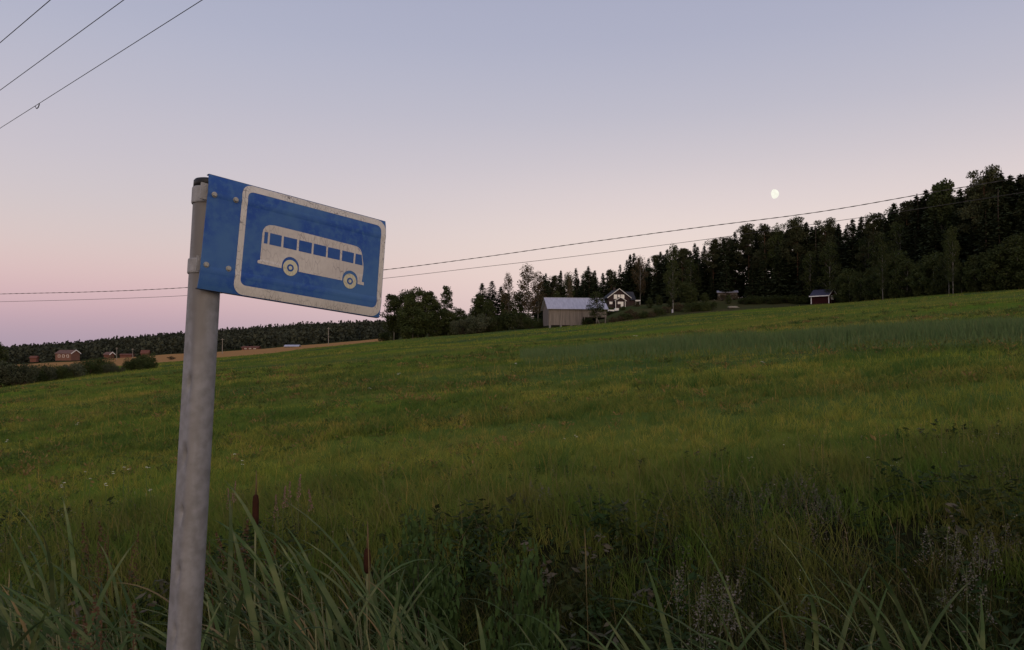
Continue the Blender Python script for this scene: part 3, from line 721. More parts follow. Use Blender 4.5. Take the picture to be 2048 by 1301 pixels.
# brown scrub along the bank by the barn and house
scr = [(1176, 636, 183, BSG), (1226, 634, 187, BSB), (1240, 632, 189, BSB), (1252, 626, 190, BSG), (1262, 618, 196, BSB), (1272, 624, 190, BSB), (1286, 622, 190, BSG), (1302, 622, 190, BSB), (1246, 613, 208, BSG), (1218, 612, 214, BSG), (1274, 604, 216, BSB), (1330, 612, 196, BSB), (1356, 606, 198, BSB), (1470, 588, 208, BSB), (1445, 588, 209, BSB),
       (1385, 606, 194, BSG), (1402, 604, 194, BSG), (1420, 604, 194, BSG), (1318, 616, 192, BSG)]
for i, (px, yt, Y, var) in enumerate(sorted(scr, key=lambda t: t[0])):
    grow('bank_scrub', var, px, yt, Y, 'low brownish scrub on the bank, %s clump from the barn towards the right' % ORD[i], 'bush', 'scrub on the bank', widen=1.4, parts=('stems', 'foliage'), sink=0.15)

# ---------------------------------------------------------------- buildings
m_board = mat('weathered_boards', (0.175, 0.150, 0.136), (0.115, 0.097, 0.088), scale=1.0, rough=0.95, spec=0.1, stretch=(4.5, 4.5, 0.16), c3=(0.22, 0.19, 0.17), scale3=1.4, bump=0.4, bscale=6)
m_tin = mat('galvanised_roof', (0.42, 0.42, 0.50), (0.34, 0.34, 0.41), scale=0.8, rough=0.6, metal=0.2, spec=0.4, stretch=(3, 0.6, 1))
m_dkwood = mat('dark_timber', (0.040, 0.032, 0.028), (0.06, 0.047, 0.04), scale=2, rough=0.95)
m_stone = mat('foundation_stone', (0.20, 0.19, 0.18), (0.13, 0.125, 0.12), scale=3, rough=0.95)
m_brown = mat('dark_brown_cladding', (0.034, 0.020, 0.020), (0.045, 0.026, 0.025), scale=2, rough=0.8, stretch=(1, 1, 6))
m_trim = mat('white_trim', (0.80, 0.78, 0.75), (0.74, 0.72, 0.69), scale=3, rough=0.6)
m_dkroof = mat('dark_roof', (0.022, 0.022, 0.026), (0.032, 0.032, 0.036), scale=3, rough=0.7)
m_glass = mat('sky_reflection_glass', (0.78, 0.75, 0.69), (0.82, 0.79, 0.74), scale=1.5, rough=0.25, spec=0.6)  # near-white base colour stands in for sky reflected in the panes
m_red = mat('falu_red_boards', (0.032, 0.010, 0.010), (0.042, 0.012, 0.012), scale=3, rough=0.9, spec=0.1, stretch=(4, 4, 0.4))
m_redfar = mat('muted_red_boards', (0.120, 0.054, 0.042), (0.145, 0.064, 0.05), scale=2, rough=0.9, spec=0.1)  # muted brownish red of the far sheds
m_brickfar = mat('brownish_red_wall', (0.15, 0.080, 0.062), (0.18, 0.095, 0.072), scale=1.5, rough=0.9, spec=0.1)
m_blueroof = mat('blue_grey_roof', (0.040, 0.042, 0.075), (0.052, 0.054, 0.090), scale=2, rough=0.5)

# barn
bx0 = (1098 - CX) / F * 184
barn = empty('barn', (bx0, 184, gz(bx0 + 3, 184) - 0.1), math.radians(8))
tag(barn, 'weathered grey wooden barn with pale metal roof at the meadow edge', 'barn')
BL, BD, EV, RG = 14.2, 8.0, 4.75, 7.3
g = MB(); g.box(0, 8.3, 0, 0.12, 0.55, EV); g.obj('front_wall', m_board, barn)
g = MB(); g.box(8.31, BL, 0.02, 0.14, 2.55, EV); o = g.obj('front_wall', m_board, barn); o['label'] = 'raised wall over the open bay'
for xx in (0, BL - 0.12):
    MB().prism([(0.13, 0.5 if xx == 0 else 2.2), (BD, 0.5 if xx == 0 else 2.2), (BD, EV), (BD / 2, RG - 0.1), (0.13, EV)], 'x', xx, xx + 0.12).obj('gable_wall', m_board, barn)
MB().box(0.1, BL - 0.1, BD, BD + 0.12, 0.5, EV).obj('rear_wall', m_dkwood, barn)
MB().box(8.2, 8.3, 0.2, BD - 0.1, 0.3, EV - 0.2).obj('bay_partition', m_dkwood, barn)
MB().box(8.32, BL - 0.1, 0.2, BD - 0.1, 2.35, 2.5).obj('loft_floor', m_dkwood, barn)
sl = (RG - EV) / (BD / 2)
def slab(y0, y1, z0, z1, x0, x1, th, m, nm, par):
    return MB().prism([(y0, z0), (y1, z1), (y1, z1 + th), (y0, z0 + th)], 'x', x0, x1).obj(nm, m, par)
slab(-0.55, BD / 2, EV - 0.55 * sl, RG, -0.5, BL + 0.35, 0.07, m_tin, 'roof_slope', barn)
slab(BD / 2 + 0.004, BD + 0.55, RG, EV - 0.55 * sl, -0.5, BL + 0.35, 0.07, m_tin, 'roof_slope', barn)
rs = [c for c in barn.children if c.name.startswith('roof_slope')][0]
for i in range(21):                                                    # standing seams
    xx = -0.5 + (BL + 0.85) * i / 20
    MB().prism([(-0.55, EV - 0.55 * sl + 0.071), (BD / 2, RG + 0.071), (BD / 2, RG + 0.10), (-0.55, EV - 0.55 * sl + 0.10)], 'x', xx - 0.015, xx + 0.015).obj('seam', m_tin, rs)
MB().tube([(-0.52, BD / 2, RG + 0.10), (BL + 0.37, BD / 2, RG + 0.10)], 0.07, 8).obj('ridge_cap', m_tin, barn)
for xx in (0.25, 2.9, 5.5, 8.0):
    MB().box(xx - 0.22, xx + 0.22, -0.05, 0.4, -0.35, 0.54).obj('foundation_stone', m_stone, barn)
for xx in (8.75, 13.9):
    MB().box(xx - 0.11, xx + 0.11, 0.05, 0.27, -0.1, 2.54).obj('post', m_board, barn)
MB().beam((11.6, -0.1, 2.6), (12.5, -0.7, 0.4), 0.16, 0.16).obj('prop', m_board, barn)
MB().box(-0.06, 0.10, -0.07, -0.003, 0.35, EV - 0.2).obj('corner_board', m_board, barn)
# small trees in front of the barn
grow('barn_tree', BIG, 1193, 584, 178, 'sparse dark leafy tree in front of the right half of the barn', 'tree', widen=2.1, idx=1)
grow('barn_birch', BIR, 1140, 552, 196, 'thin bare topped birch rising behind the barn roof', 'tree', widen=0.45, idx=1)

# dark brown house
hx = (1238.5 - CX) / F * 236
house = empty('house', (hx, 236, gz(hx, 236) - 0.2), math.radians(6))
tag(house, 'dark brown house with white trimmed gable and porch behind the barn', 'house')
HW, HD, HE, HR = 6.6, 9.0, 3.7, 6.2
g = MB(); g.prism([(-HW / 2, 0), (HW / 2, 0), (HW / 2, HE), (0, HR - 0.15), (-HW / 2, HE)], 'y', 0, HD); g.obj('wall', m_brown, house)
def gslab(par, hw, he, hr, y0, y1, over, th, m, nm='roof_slope', z=0.0, x=0.0):
    k = (hr - he) / hw
    for sg in (-1, 1):
        MB().prism([(x + sg * (hw + over), he - over * k + z), (x, hr + z), (x, hr + th + z), (x + sg * (hw + over), he - over * k + th + z)], 'y', y0, y1).obj(nm, m, par)
def barge(par, hw, he, hr, y, over, z=0.0, x=0.0, w=0.2):
    k = (hr - he) / hw
    for sg in (-1, 1):
        MB().prism([(x + sg * (hw + over), he - over * k - w * 0.6 + z), (x, hr - w * 0.6 + z), (x, hr + w * 0.6 + z), (x + sg * (hw + over), he - over * k + w * 0.6 + z)], 'y', y - 0.05, y).obj('bargeboard', m_trim, par)
gslab(house, HW / 2, HE, HR, -0.5, HD + 0.4, 0.5, 0.16, m_dkroof)
barge(house, HW / 2, HE, HR, -0.51, 0.5, z=0.08, w=0.17)
def window(par, x, z, w, h, y=0.0, cols=2):
    fr = MB().box(x - w / 2 - 0.1, x + w / 2 + 0.1, y - 0.05, y - 0.005, z - 0.1, z + h + 0.1).obj('window', m_trim, par)
    for i in range(cols):
        a = x - w / 2 + w * i / cols
        MB().box(a + 0.04, a + w / cols - 0.04, y - 0.075, y - 0.055, z + 0.04, z + h - 0.04).obj('pane', m_glass, fr)
    return fr
window(house, -1.12, 3.25, 0.85, 1.15); window(house, 0.0, 3.75, 0.6, 0.62, cols=1); window(house, 1.12, 3.3, 0.9, 1.1)
window(house, -2.55, 1.6, 0.75, 0.6)
# porch
g = MB(); g.prism([(-1.55, 0), (1.55, 0), (1.55, 2.55), (0, 3.4), (-1.55, 2.55)], 'y', -1.6, -0.01); g.obj('porch', m_brown, house)
gslab(house, 1.55, 2.55, 3.45, -2.0, -0.1, 0.35, 0.12, m_dkroof, nm='porch_roof')
barge(house, 1.55, 2.55, 3.45, -2.01, 0.35, z=0.06, w=0.14)
for xx in (-1.5, 1.5): MB().box(xx - 0.09, xx + 0.09, -1.71, -1.605, 0.2, 2.6).obj('porch_post', m_trim, house)
window(house, -0.35, 1.55, 0.75, 0.55, y=-1.605); dr = MB().box(0.12, 0.95, -1.66, -1.605, 0.25, 2.2).obj('door', m_trim, house)
MB().box(0.25, 0.82, -1.68, -1.662, 1.3, 2.05).obj('pane', m_glass, dr)
# right wing with its own ridge and balcony
MB().box(HW / 2 + 0.01, HW / 2 + 2.2, 1.5, 7.5, 0, 2.9).obj('side_wing', m_brown, house)
slab(1.0, 4.5, 2.9, 5.6, HW / 2 - 1.2, HW / 2 + 2.35, 0.14, m_dkroof, 'wing_roof', house); slab(4.504, 8.0, 5.6, 2.9, HW / 2 - 1.2, HW / 2 + 2.35, 0.14, m_dkroof, 'wing_roof', house)
MB().prism([(1.5, 2.9), (7.5, 2.9), (4.5, 5.3)], 'x', HW / 2 + 2.21, HW / 2 + 2.26).obj('wing_gable', m_trim, house)
rail = MB().box(HW / 2 + 2.1, HW / 2 + 3.7, 1.0, 1.08, 2.55, 2.95).obj('balcony_rail', m_trim, house)
MB().box(HW / 2 + 2.0, HW / 2 + 3.7, 1.1, 4.5, 2.3, 2.5).obj('balcony_floor', m_dkwood, house)
for xx in (HW / 2 + 2.25, HW / 2 + 3.6): MB().box(xx - 0.06, xx + 0.06, 1.12, 1.24, 0, 2.29).obj('balcony_post', m_trim, house)
MB().box(-0.5, 0.1, 5.0, 5.6, HR - 0.4, HR + 0.9).obj('chimney', m_dkwood, house)

# red shed with white corner boards at the forest foot
rx = (1641 - CX) / F * 186
shed = empty('red_shed', (rx, 186, gz(rx, 186) - 0.05), math.radians(-50), 1.15)
tag(shed, 'small dark red shed with white corner boards at the forest foot', 'shed')
SWd, SDp = 3.9, 2.6
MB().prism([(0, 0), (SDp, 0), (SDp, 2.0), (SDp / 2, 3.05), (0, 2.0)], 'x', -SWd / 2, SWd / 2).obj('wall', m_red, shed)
k = 1.05 / (SDp / 2)
slab(-0.45, SDp / 2, 2.0 - 0.45 * k + 0.03, 3.09, -SWd / 2 - 0.25, SWd / 2 + 0.3, 0.09, m_blueroof, 'roof_slope', shed); slab(SDp / 2 + 0.004, SDp + 0.45, 3.09, 2.0 - 0.45 * k + 0.03, -SWd / 2 - 0.25, SWd / 2 + 0.3, 0.09, m_blueroof, 'roof_slope', shed)
MB().box(-SWd / 2 - 0.25, SWd / 2 + 0.3, -0.50, -0.455, 2.0 - 0.45 * k - 0.02, 2.0 - 0.45 * k + 0.17).obj('eave_board', m_trim, shed)
for sg in (-1, 1):
    MB().prism([(SDp / 2 + sg * (SDp / 2 + 0.45), 2.0 - 0.45 * k), (SDp / 2, 3.07), (SDp / 2, 3.22), (SDp / 2 + sg * (SDp / 2 + 0.45), 2.15 - 0.45 * k)], 'x', SWd / 2 + 0.31, SWd / 2 + 0.36).obj('bargeboard', m_trim, shed)
for xx in (-SWd / 2, SWd / 2): MB().box(xx - 0.09, xx + 0.09, -0.06, -0.004, 0.1, 1.75).obj('corner_board', m_trim, shed)
fr = MB().box(SWd / 2 + 0.005, SWd / 2 + 0.06, 0.85, 1.85, 0.95, 1.8).obj('window', m_trim, shed)
MB().box(SWd / 2 + 0.062, SWd / 2 + 0.075, 0.95, 1.75, 1.05, 1.7).obj('pane', m_glass, fr)
MB().box(-SWd / 2 + 0.1, SWd / 2 - 0.1, 0.05, SDp - 0.05, -0.5, -0.003).obj('plinth', m_stone, shed)

# low grey shed among bushes
gx = (1456 - CX) / F * 214
gs = empty('grey_shed', (gx, 214, at(1456, 594, 214).z - 1.0), math.radians(-14))
tag(gs, 'low grey shed with pale lean-to roof half hidden by brush', 'shed')
MB().box(-2.6, 2.6, 0, 3, 0, 2.1).obj('wall', m_board, gs)
slab(-0.4, 3.3, 2.15, 2.95, -2.9, 2.9, 0.08, m_tin, 'roof', gs)
MB().box(-2.9, 2.9, -0.43, -0.405, 2.02, 2.16).obj('eave_board', m_dkwood, gs)
MB().box(-0.4, 0.6, -0.05, -0.005, 0, 1.8).obj('door', m_dkwood, gs)

# small white trailer and pile below the house
wx = (1226 - CX) / F * 208
tr = empty('white_trailer', (wx, 208, at(1226, 625, 208).z), math.radians(4), 0.72)
tag(tr, 'small white trailer parked on the slope below the brown house', 'trailer')
MB().box(-1.75, 0.6, 0, 1.5, 0.45, 0.95).obj('cargo_bed', m_trim, tr)
MB().prism([(0.75, 0.6), (2.3, 0.75), (2.3, 1.55), (1.0, 1.55), (0.75, 1.2)], 'y', 0, 1.5).obj('box_body', m_trim, tr)
MB().beam((0.55, 0.7, 0.52), (0.85, 0.7, 0.66), 0.12, 0.12).obj('drawbar', m_dkwood, tr)
for xx in (-1.2, 1.6):
    MB().tube([(xx, -0.12, 0.33), (xx, -0.02, 0.33)], [0.33, 0.33], 16).obj('wheel', m_cap, tr)
bx = (1469 - CX) / F * 194
m_paleboard = mat('pale_boards', (0.48, 0.45, 0.40), (0.36, 0.33, 0.29), scale=3, rough=0.9)
pile = empty('board_pile', (bx, 194, gz(bx, 194)), math.radians(10))
tag(pile, 'low pile of pale boards lying at the meadow edge', 'board pile')
for i in range(7):
    a = R.uniform(-0.12, 0.12); x0 = R.uniform(-1.9, -1.2); z0 = 0.35 + 0.06 * i
    MB().beam((x0, 0.3 * (i % 4), z0), (x0 + R.uniform(1.2, 3.2), 0.3 * (i % 4) + a, z0 + 0.05), 0.2, 0.05).obj('board', m_paleboard, pile)
MB().box(-1.3, 1.3, 0.05, 0.95, -0.2, 0.33).obj('bearer', m_dkwood, pile)
px_ = ground(1345, 196)
po = empty('boundary_post', px_); tag(po, 'short pale post standing right of the brown house', 'post')
MB().box(-0.16, 0.16, -0.16, 0.16, -0.2, 0.8).obj('shaft', m_tin, po)
MB().prism([(-0.19, 0.802), (0.19, 0.802), (0, 0.95)], 'y', -0.19, 0.19).obj('top', m_tin, po)

# far farmsteads on the stubble field at left
def far_house(name, px, Y, w, d, h, rh, wallm, roofm, rz, label, trim=True, yb=None):
    b = ground(px, Y)
    if yb: b.z = at(px, yb, Y).z
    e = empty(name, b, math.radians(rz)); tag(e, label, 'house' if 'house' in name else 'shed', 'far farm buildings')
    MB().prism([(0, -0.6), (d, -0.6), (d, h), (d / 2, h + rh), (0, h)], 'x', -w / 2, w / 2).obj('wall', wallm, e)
    kk = rh / (d / 2)
    slab(-0.4, d / 2, h - 0.4 * kk + 0.05, h + rh + 0.05, -w / 2 - 0.3, w / 2 + 0.3, 0.15, roofm, 'roof_slope', e); slab(d / 2 + 0.005, d + 0.4, h + rh + 0.05, h - 0.4 * kk + 0.05, -w / 2 - 0.3, w / 2 + 0.3, 0.15, roofm, 'roof_slope', e)
    if trim:
        for sg in (-1, 1):
            MB().prism([(d / 2 + sg * (d / 2 + 0.4), h - 0.4 * kk - 0.1), (d / 2, h + rh - 0.1), (d / 2, h + rh + 0.3), (d / 2 + sg * (d / 2 + 0.4), h - 0.4 * kk + 0.3)], 'x', w / 2 + 0.31, w / 2 + 0.4).obj('bargeboard', m_trim, e)
    if w > 7:
        for i in range(3):
            f_ = MB().box(-w / 2 + w * (i + 0.6) / 3.6, -w / 2 + w * (i + 0.6) / 3.6 + 1.1, -0.06, -0.005, h * 0.35, h * 0.8).obj('window', m_trim, e)
            MB().box(-w / 2 + w * (i + 0.6) / 3.6 + 0.12, -w / 2 + w * (i + 0.6) / 3.6 + 0.98, -0.08, -0.062, h * 0.35 + 0.12, h * 0.8 - 0.12).obj('pane', m_brickfar, f_)
    return e
m_brownroof = mat('brown_roof', (0.115, 0.065, 0.055), (0.15, 0.085, 0.07), scale=1, rough=0.9)
far_house('brick_house', 127, 352, 7.4, 6.5, 2.6, 1.5, m_brickfar, m_brownroof, -4, 'brownish red house with a white gable edge on the far stubble field', yb=719)
far_house('red_barn', 67, 345, 2.6, 2.4, 1.3, 0.7, m_redfar, m_redfar, 10, 'tiny bright red shed left of the brownish red house', trim=False, yb=722)
far_house('red_cottage', 214, 350, 3.0, 3.0, 1.3, 0.9, m_redfar, m_brownroof, -12, 'small red cottage with a pale gable behind the left bushes', yb=715)
far_house('red_store', 290, 372, 3.4, 3.0, 1.3, 1.3, m_redfar, m_redfar, 15, 'small red store showing above the rightmost bush', trim=False, yb=712)
far_house('red_lean_shed', 252, 374, 5.5, 3.0, 0.9, 0.4, m_redfar, m_redfar, 3, 'long low red shed between the red cottage and the red store', trim=False, yb=714)
far_house('tin_shed', 583, 300, 5.2, 4.0, 0.5, 0.5, m_board, m_tin, 4, 'low shed with a bluish metal roof at the stubble edge', trim=False, yb=696)
far_house('red_far_shed', 500, 377, 8.0, 4.0, 1.0, 0.6, m_redfar, m_redfar, 0, 'dull red shed in front of the distant wood', trim=False, yb=700)
# dark low bush heap on the stubble
grow('stubble_bush', BSB, 344, 713, 240, 'small dark heap of bushes alone on the stubble field', 'bush', widen=2.3, parts=('stems', 'foliage'))
# utility poles by the distant wood
m_polewood = mat('pale_pole_wood', (0.20, 0.18, 0.16), (0.26, 0.235, 0.21), scale=2, rough=0.9)
for px, y0, Y, lab in ((445, 677, 268, 'thin utility pole by the wood just right of the sign pole'), (657, 655, 270, 'thin utility pole by the wood below the sign plate'), (234, 695, 330, 'thin utility pole right of the small red cottage'), (266, 697, 335, 'thin utility pole left of the small red store')):
    b = ground(px, Y); e = empty('utility_pole', b); tag(e, lab, 'utility pole', 'distant utility poles')
    h = at(px, y0, Y).z - b.z
    MB().tube([(0, 0, -0.5), (0, 0, h)], [0.13, 0.09], 8).obj('shaft', m_polewood, e)
    MB().box(-0.6, 0.6, -0.05, 0.05, h - 0.5, h - 0.4).obj('crossarm', m_polewood, e)

# ---------------------------------------------------------------- willow bushes at left
wil = [(-22, 722, 74, BSW), (12, 724, 75, BSG), (40, 728, 74, BSW), (68, 730, 76, BSG), (96, 733, 77, BSW), (122, 731, 79, BSG), (150, 728, 80, BSW), (176, 720, 84, BSG), (200, 715, 88, BSG), (222, 728, 85, BSW), (240, 734, 84, BSW), (268, 716, 92, BSG), (288, 708, 96, BSG), (303, 724, 94, BSG)]
for i, (px, yt, Y, var) in enumerate(wil):
    grow('willow_bush', var, px, yt, Y, 'rounded willow bush by the meadow, %s from the left edge of the row' % ORD[i], 'bush', 'willow bushes left of the sign pole', widen=1.25, parts=('stems', 'foliage'), sink=0.1)
grow('broadleaf_tree', UND, -8, 684, 150, 'dark leafy tree cut by the left edge of the picture', 'tree', idx=0)

# ---------------------------------------------------------------- distant wood (one mass)
def far_wood():
    g = np.random.default_rng(5); VV = []; QQ = []; TT = []; nb = 0
    n = 7600
    Y = g.uniform(388, 760, n); px = g.uniform(-260, 1010, n); x = (px - CX) / F * Y; z = T(x, Y)
    H = g.uniform(6.5, 10.5, n)
    top = EYE + (700 - np.interp(px, TREE_PX, TREE_Y)) / F * Y - z
    H = np.minimum(H, top * (0.72 + 0.34 * g.random(n) ** 2.2))
    dec = (g.random(n) < np.where(Y < 540, 0.6, 0.2))
    for i in range(n):
        h = H[i] * (0.85 if dec[i] else 1.0); m = 24
        if h < 3.5: continue
        f = g.random(m) ** 0.8
        prof = (np.sin(np.pi * np.clip(0.1 + 0.85 * f, 0, 1)) ** 0.7 * 0.27) if dec[i] else (1 - f) ** 0.85 * 0.19 + 0.015
        a = g.uniform(0, 6.283, m); r = prof * h * g.uniform(0.45, 1.1, m)
        C = np.stack([x[i] + np.cos(a) * r, Y[i] + np.sin(a) * r, z[i] + 0.05 * h + f * h * 0.95], 1)
        V, Q = leafcloud(C, h * (0.24 if dec[i] else 0.17), g, up=0.9, aspect=0.8)
        VV.append(V); QQ.append(Q + nb); nb += len(V); TT.append(np.full(len(V), (g.uniform(0.3, 0.8) if dec[i] else g.uniform(0, 0.3))))
    m = mat('distant_wood', (0.030, 0.036, 0.030), (0.040, 0.044, 0.034), scale=0.03, coord='Position', rough=1.0, spec=0.0, tint=(0.070, 0.076, 0.050))
    o = link('distant_wood', mesh_np('distant_wood', np.concatenate(VV), QQ, m, attrs={'tint': np.concatenate(TT)}))
    tag(o, 'far mixed wood covering the low hills along the left horizon', 'wood', kind='stuff')
far_wood()

# ---------------------------------------------------------------- wires
m_wire = mat('dark_cable', (0.035, 0.033, 0.036), rough=0.7)
def wire_pts(px_list, plan):
    """points on a vertical plane given by its plan line; heights from pixel rows"""
    (xa, ya), (xb, yb) = plan
    pts = []
    for px, py in px_list:
        u, v = (px - CX) / F, (CY - py) / F
        d = Vector((u, cp - v * sp, sp + v * cp))
        # intersect ray (s*d.x, s*d.y) with the plan line
        den = d.x * (yb - ya) - d.y * (xb - xa)
        s = (xa * (yb - ya) - ya * (xb - xa)) / den
        pts.append(Vector((0, 0, EYE)) + d * s)
    return pts
def refine(pts, n=6):
    P = [np.array(p) for p in pts]; out = []
    for i in range(len(P) - 1):
        p0, p1, p2, p3 = P[max(i - 1, 0)], P[i], P[i + 1], P[min(i + 2, len(P) - 1)]
        for k in range(n):
            t = k / n
            out.append(Vector(0.5 * ((2 * p1) + (-p0 + p2) * t + (2 * p0 - 5 * p1 + 4 * p2 - p3) * t * t + (-p0 + 3 * p1 - 3 * p2 + p3) * t ** 3)))
    out.append(Vector(P[-1])); return out
plan = ((-34.0, 46.0), (22.0, 30.0))
up = refine(wire_pts([(-420, 600), (-200, 595), (0, 588.5), (190, 584), (375, 575.5), (570, 560), (770, 540), (960, 515.5), (1150, 488.5), (1400, 455), (1640, 424), (1860, 386), (2048, 354), (2300, 306)], plan))
o = empty('overhead_cable', up[0]); tag(o, 'upper thick twisted cable crossing the view above the treeline', 'cable', 'cables above the treeline')
g = MB(); g.tube([p - up[0] for p in up], 0.012, 6); g.obj('core', m_wire, o, smooth=True)
for ph in (0, math.pi):                                               # two lighter strands wound round it
    pts = []; nseg = 700; acc = 0
    arr = np.array(up); cum = np.concatenate([[0], np.cumsum(np.linalg.norm(np.diff(arr, axis=0), axis=1))])
    for k in range(nseg + 1):
        s = cum[-1] * k / nseg; p = Vector([np.interp(s, cum, arr[:, j]) for j in range(3)])
        a = s * 2 * math.pi / 0.9 + ph
        pts.append(p - up[0] + Vector((0, math.cos(a), math.sin(a))) * 0.013)
    g = MB(); g.tube(pts, 0.009, 4); g.obj('strand', m_wire, o, smooth=True)
lw = refine(wire_pts([(-420, 612), (-200, 608), (0, 604), (190, 599), (375, 591.5), (570, 577), (770, 557), (960, 535), (1150, 513), (1425, 477.5), (1640, 447), (1800, 424), (2048, 385), (2300, 345)], ((-35.0, 48.0), (23.0, 32.0))))
o = empty('overhead_cable', lw[0]); tag(o, 'lower thin cable running under the thick one above the treeline', 'cable', 'cables above the treeline')
MB().tube([p - lw[0] for p in lw], 0.0105, 6).obj('core', m_wire, o, smooth=True)
dirw = Vector((-0.745, 0.667, 0))
for (pa, pb), lab, rad in ((((405, 0), (0, 257)), 'lowest of three power wires at the upper left, with a small loop', 0.0085), (((248, 0), (0, 181)), 'middle one of three power wires at the upper left', 0.0085), (((101, 0), (0, 86)), 'short power wire cutting the top left corner', 0.0085)):
    za = 7.0; u, v = (pa[0] - CX) / F, (CY - pa[1]) / F; d = Vector((u, cp - v * sp, sp + v * cp)); A = Vector((0, 0, EYE)) + d * (za / d.z)
    u, v = (pb[0] - CX) / F, (CY - pb[1]) / F; d = Vector((u, cp - v * sp, sp + v * cp)); B = Vector((0, 0, EYE)) + d * (za / d.z)
    D = (B - A).normalized()
    p0, p1 = A - D * 30, B + D * 30
    o = empty('power_wire', p0); tag(o, lab, 'wire', 'power wires at the upper left')
    MB().tube([(p0.lerp(p1, k / 12) - p0) for k in range(13)], rad, 6).obj('conductor', m_wire, o, smooth=True)
    if 'loop' in lab:
        u, v = (75 - CX) / F, (CY - 211) / F; d = Vector((u, cp - v * sp, sp + v * cp))
        s = (A.z - EYE) / d.z; c = Vector((0, 0, EYE)) + d * s
        pts = [c - p0 + D * t + Vector((0, 0, h)) for t, h in ((-0.16, 0.015), (-0.13, -0.03), (-0.06, -0.075), (0.05, -0.085), (0.13, -0.05), (0.18, 0.0))]
        MB().tube(pts, 0.014, 6).obj('clamp_loop', m_wire, o, smooth=True)

# ---------------------------------------------------------------- moon
mm = bpy.data.materials.new('moonlight'); mm.use_nodes = True; t = mm.node_tree; t.nodes.clear()
em = t.nodes.new('ShaderNodeEmission'); em.inputs[0].default_value = (1.0, 0.985, 0.86, 1); em.inputs[1].default_value = 1.0; ou = t.nodes.new('ShaderNodeOutputMaterial'); t.links.new(em.outputs[0], ou.inputs[0])
mtc = t.nodes.new('ShaderNodeTexCoord'); mno = t.nodes.new('ShaderNodeTexNoise'); mno.inputs['Scale'].default_value = 0.025; t.links.new(mtc.outputs['Object'], mno.inputs[0])
mrp = t.nodes.new('ShaderNodeValToRGB'); mrp.color_ramp.elements[0].position = 0.42; mrp.color_ramp.elements[0].color = (0.93, 0.915, 0.79, 1); mrp.color_ramp.elements[1].position = 0.58; mrp.color_ramp.elements[1].color = (1.0, 0.985, 0.87, 1); t.links.new(mno.outputs[0], mrp.inputs[0]); t.links.new(mrp.outputs[0], em.inputs[0])
MD = 9000.0
mc = at(1548, 388.5, MD); mr_ = 8.8 / F * (mc - Vector((0, 0, EYE))).length
tow = (Vector((0, 0, EYE)) - mc).normalized(); right = Vector((1, 0, 0)); upv = tow.cross(right)
lit_dir = (tow * 0.70 + right * 0.70 + upv * 0.10).normalized()         # the sunlit side: a gibbous moon
bm = bmesh.new(); bmesh.ops.create_uvsphere(bm, u_segments=64, v_segments=32, radius=mr_)
bmesh.ops.delete(bm, geom=[f for f in bm.faces if f.calc_center_median().normalized().dot(lit_dir) < 0], context='FACES')
me = bpy.data.meshes.new('moon'); bm.to_mesh(me); bm.free(); me.materials.append(mm)
tag(link('moon', me, loc=mc), 'pale yellow gibbous moon low over the forest', 'moon')

# ---------------------------------------------------------------- grass and weeds
m_grass = mat('meadow_grass', (0.235, 0.268, 0.038), (0.330, 0.290, 0.056), scale=0.45, coord='Position', stretch=(0.5, 1.0, 1), c3=(0.055, 0.110, 0.026), scale3=0.16, stretch3=(0.35, 1.3, 1), rough=0.85, spec=0.1, tint=(0.38, 0.255, 0.070), lush=(0.066, 0.122, 0.024), transl=0.35)
m_ditch = mat('ditch_grass', (0.026, 0.050, 0.010), (0.042, 0.044, 0.012), scale=1.2, coord='Position', rough=0.85, spec=0.1, tint=(0.20, 0.155, 0.075), transl=0.25)
m_weed = mat('weed_leaves', (0.018, 0.044, 0.012), (0.036, 0.045, 0.014), scale=1.5, coord='Position', rough=0.9, spec=0.05, tint=(0.12, 0.10, 0.075), transl=0.2)
def blades(X, Y, h, w, tint, g, lean=0.35, bias=(0, 0), segs=2, sink=0.02):
    n = len(X); Z = T(X, Y) - sink
    a = g.uniform(0, 6.283, n); d = np.stack([np.cos(a), np.sin(a), np.zeros(n)], 1)
    b = g.uniform(0, 6.283, n); ln = g.uniform(0.1, 1, n) * lean
    bend = np.stack([np.cos(b) * ln + bias[0], np.sin(b) * ln + bias[1], np.zeros(n)], 1) * h[:, None]
    base = np.stack([X, Y, Z], 1); W = d * (w[:, None] / 2); up_ = np.array([0, 0, 1.0])
    if segs == 1:
        V = np.stack([base - W, base + W, base + bend + up_ * h[:, None]], 1).reshape(-1, 3)
        return V, [np.arange(n * 3).reshape(-1, 3)], np.repeat(tint, 3)
    mid = base + bend * 0.32 + up_ * (h * 0.58)[:, None]; tip = base + bend + up_ * (h * 0.97)[:, None]
    V = np.stack([base - W * 0.8, base + W * 0.8, mid + W, mid - W, tip], 1).reshape(-1, 3)
    k = np.arange(n)[:, None] * 5
    return V, [k + np.array([[0, 1, 2, 3]]), k + np.array([[3, 2, 4]])], np.repeat(tint, 5)
class Mass:
    def __init__(s): s.V = []; s.F = []; s.t = []; s.n = 0; s.l = []
    def add(s, V, Fs, t, lush=None):
        s.l.append(np.zeros(len(V)) if lush is None else np.repeat(lush, len(V) // len(lush)))
        s.V.append(V); s.F += [f + s.n for f in Fs]; s.t.append(t); s.n += len(V)
    def obj(s, name, m, label, cat):
        o = link(name, mesh_np(name, np.concatenate(s.V), s.F, m, attrs={'tint': np.concatenate(s.t), 'lush': np.concatenate(s.l)}))
        return tag(o, label, cat, kind='stuff')
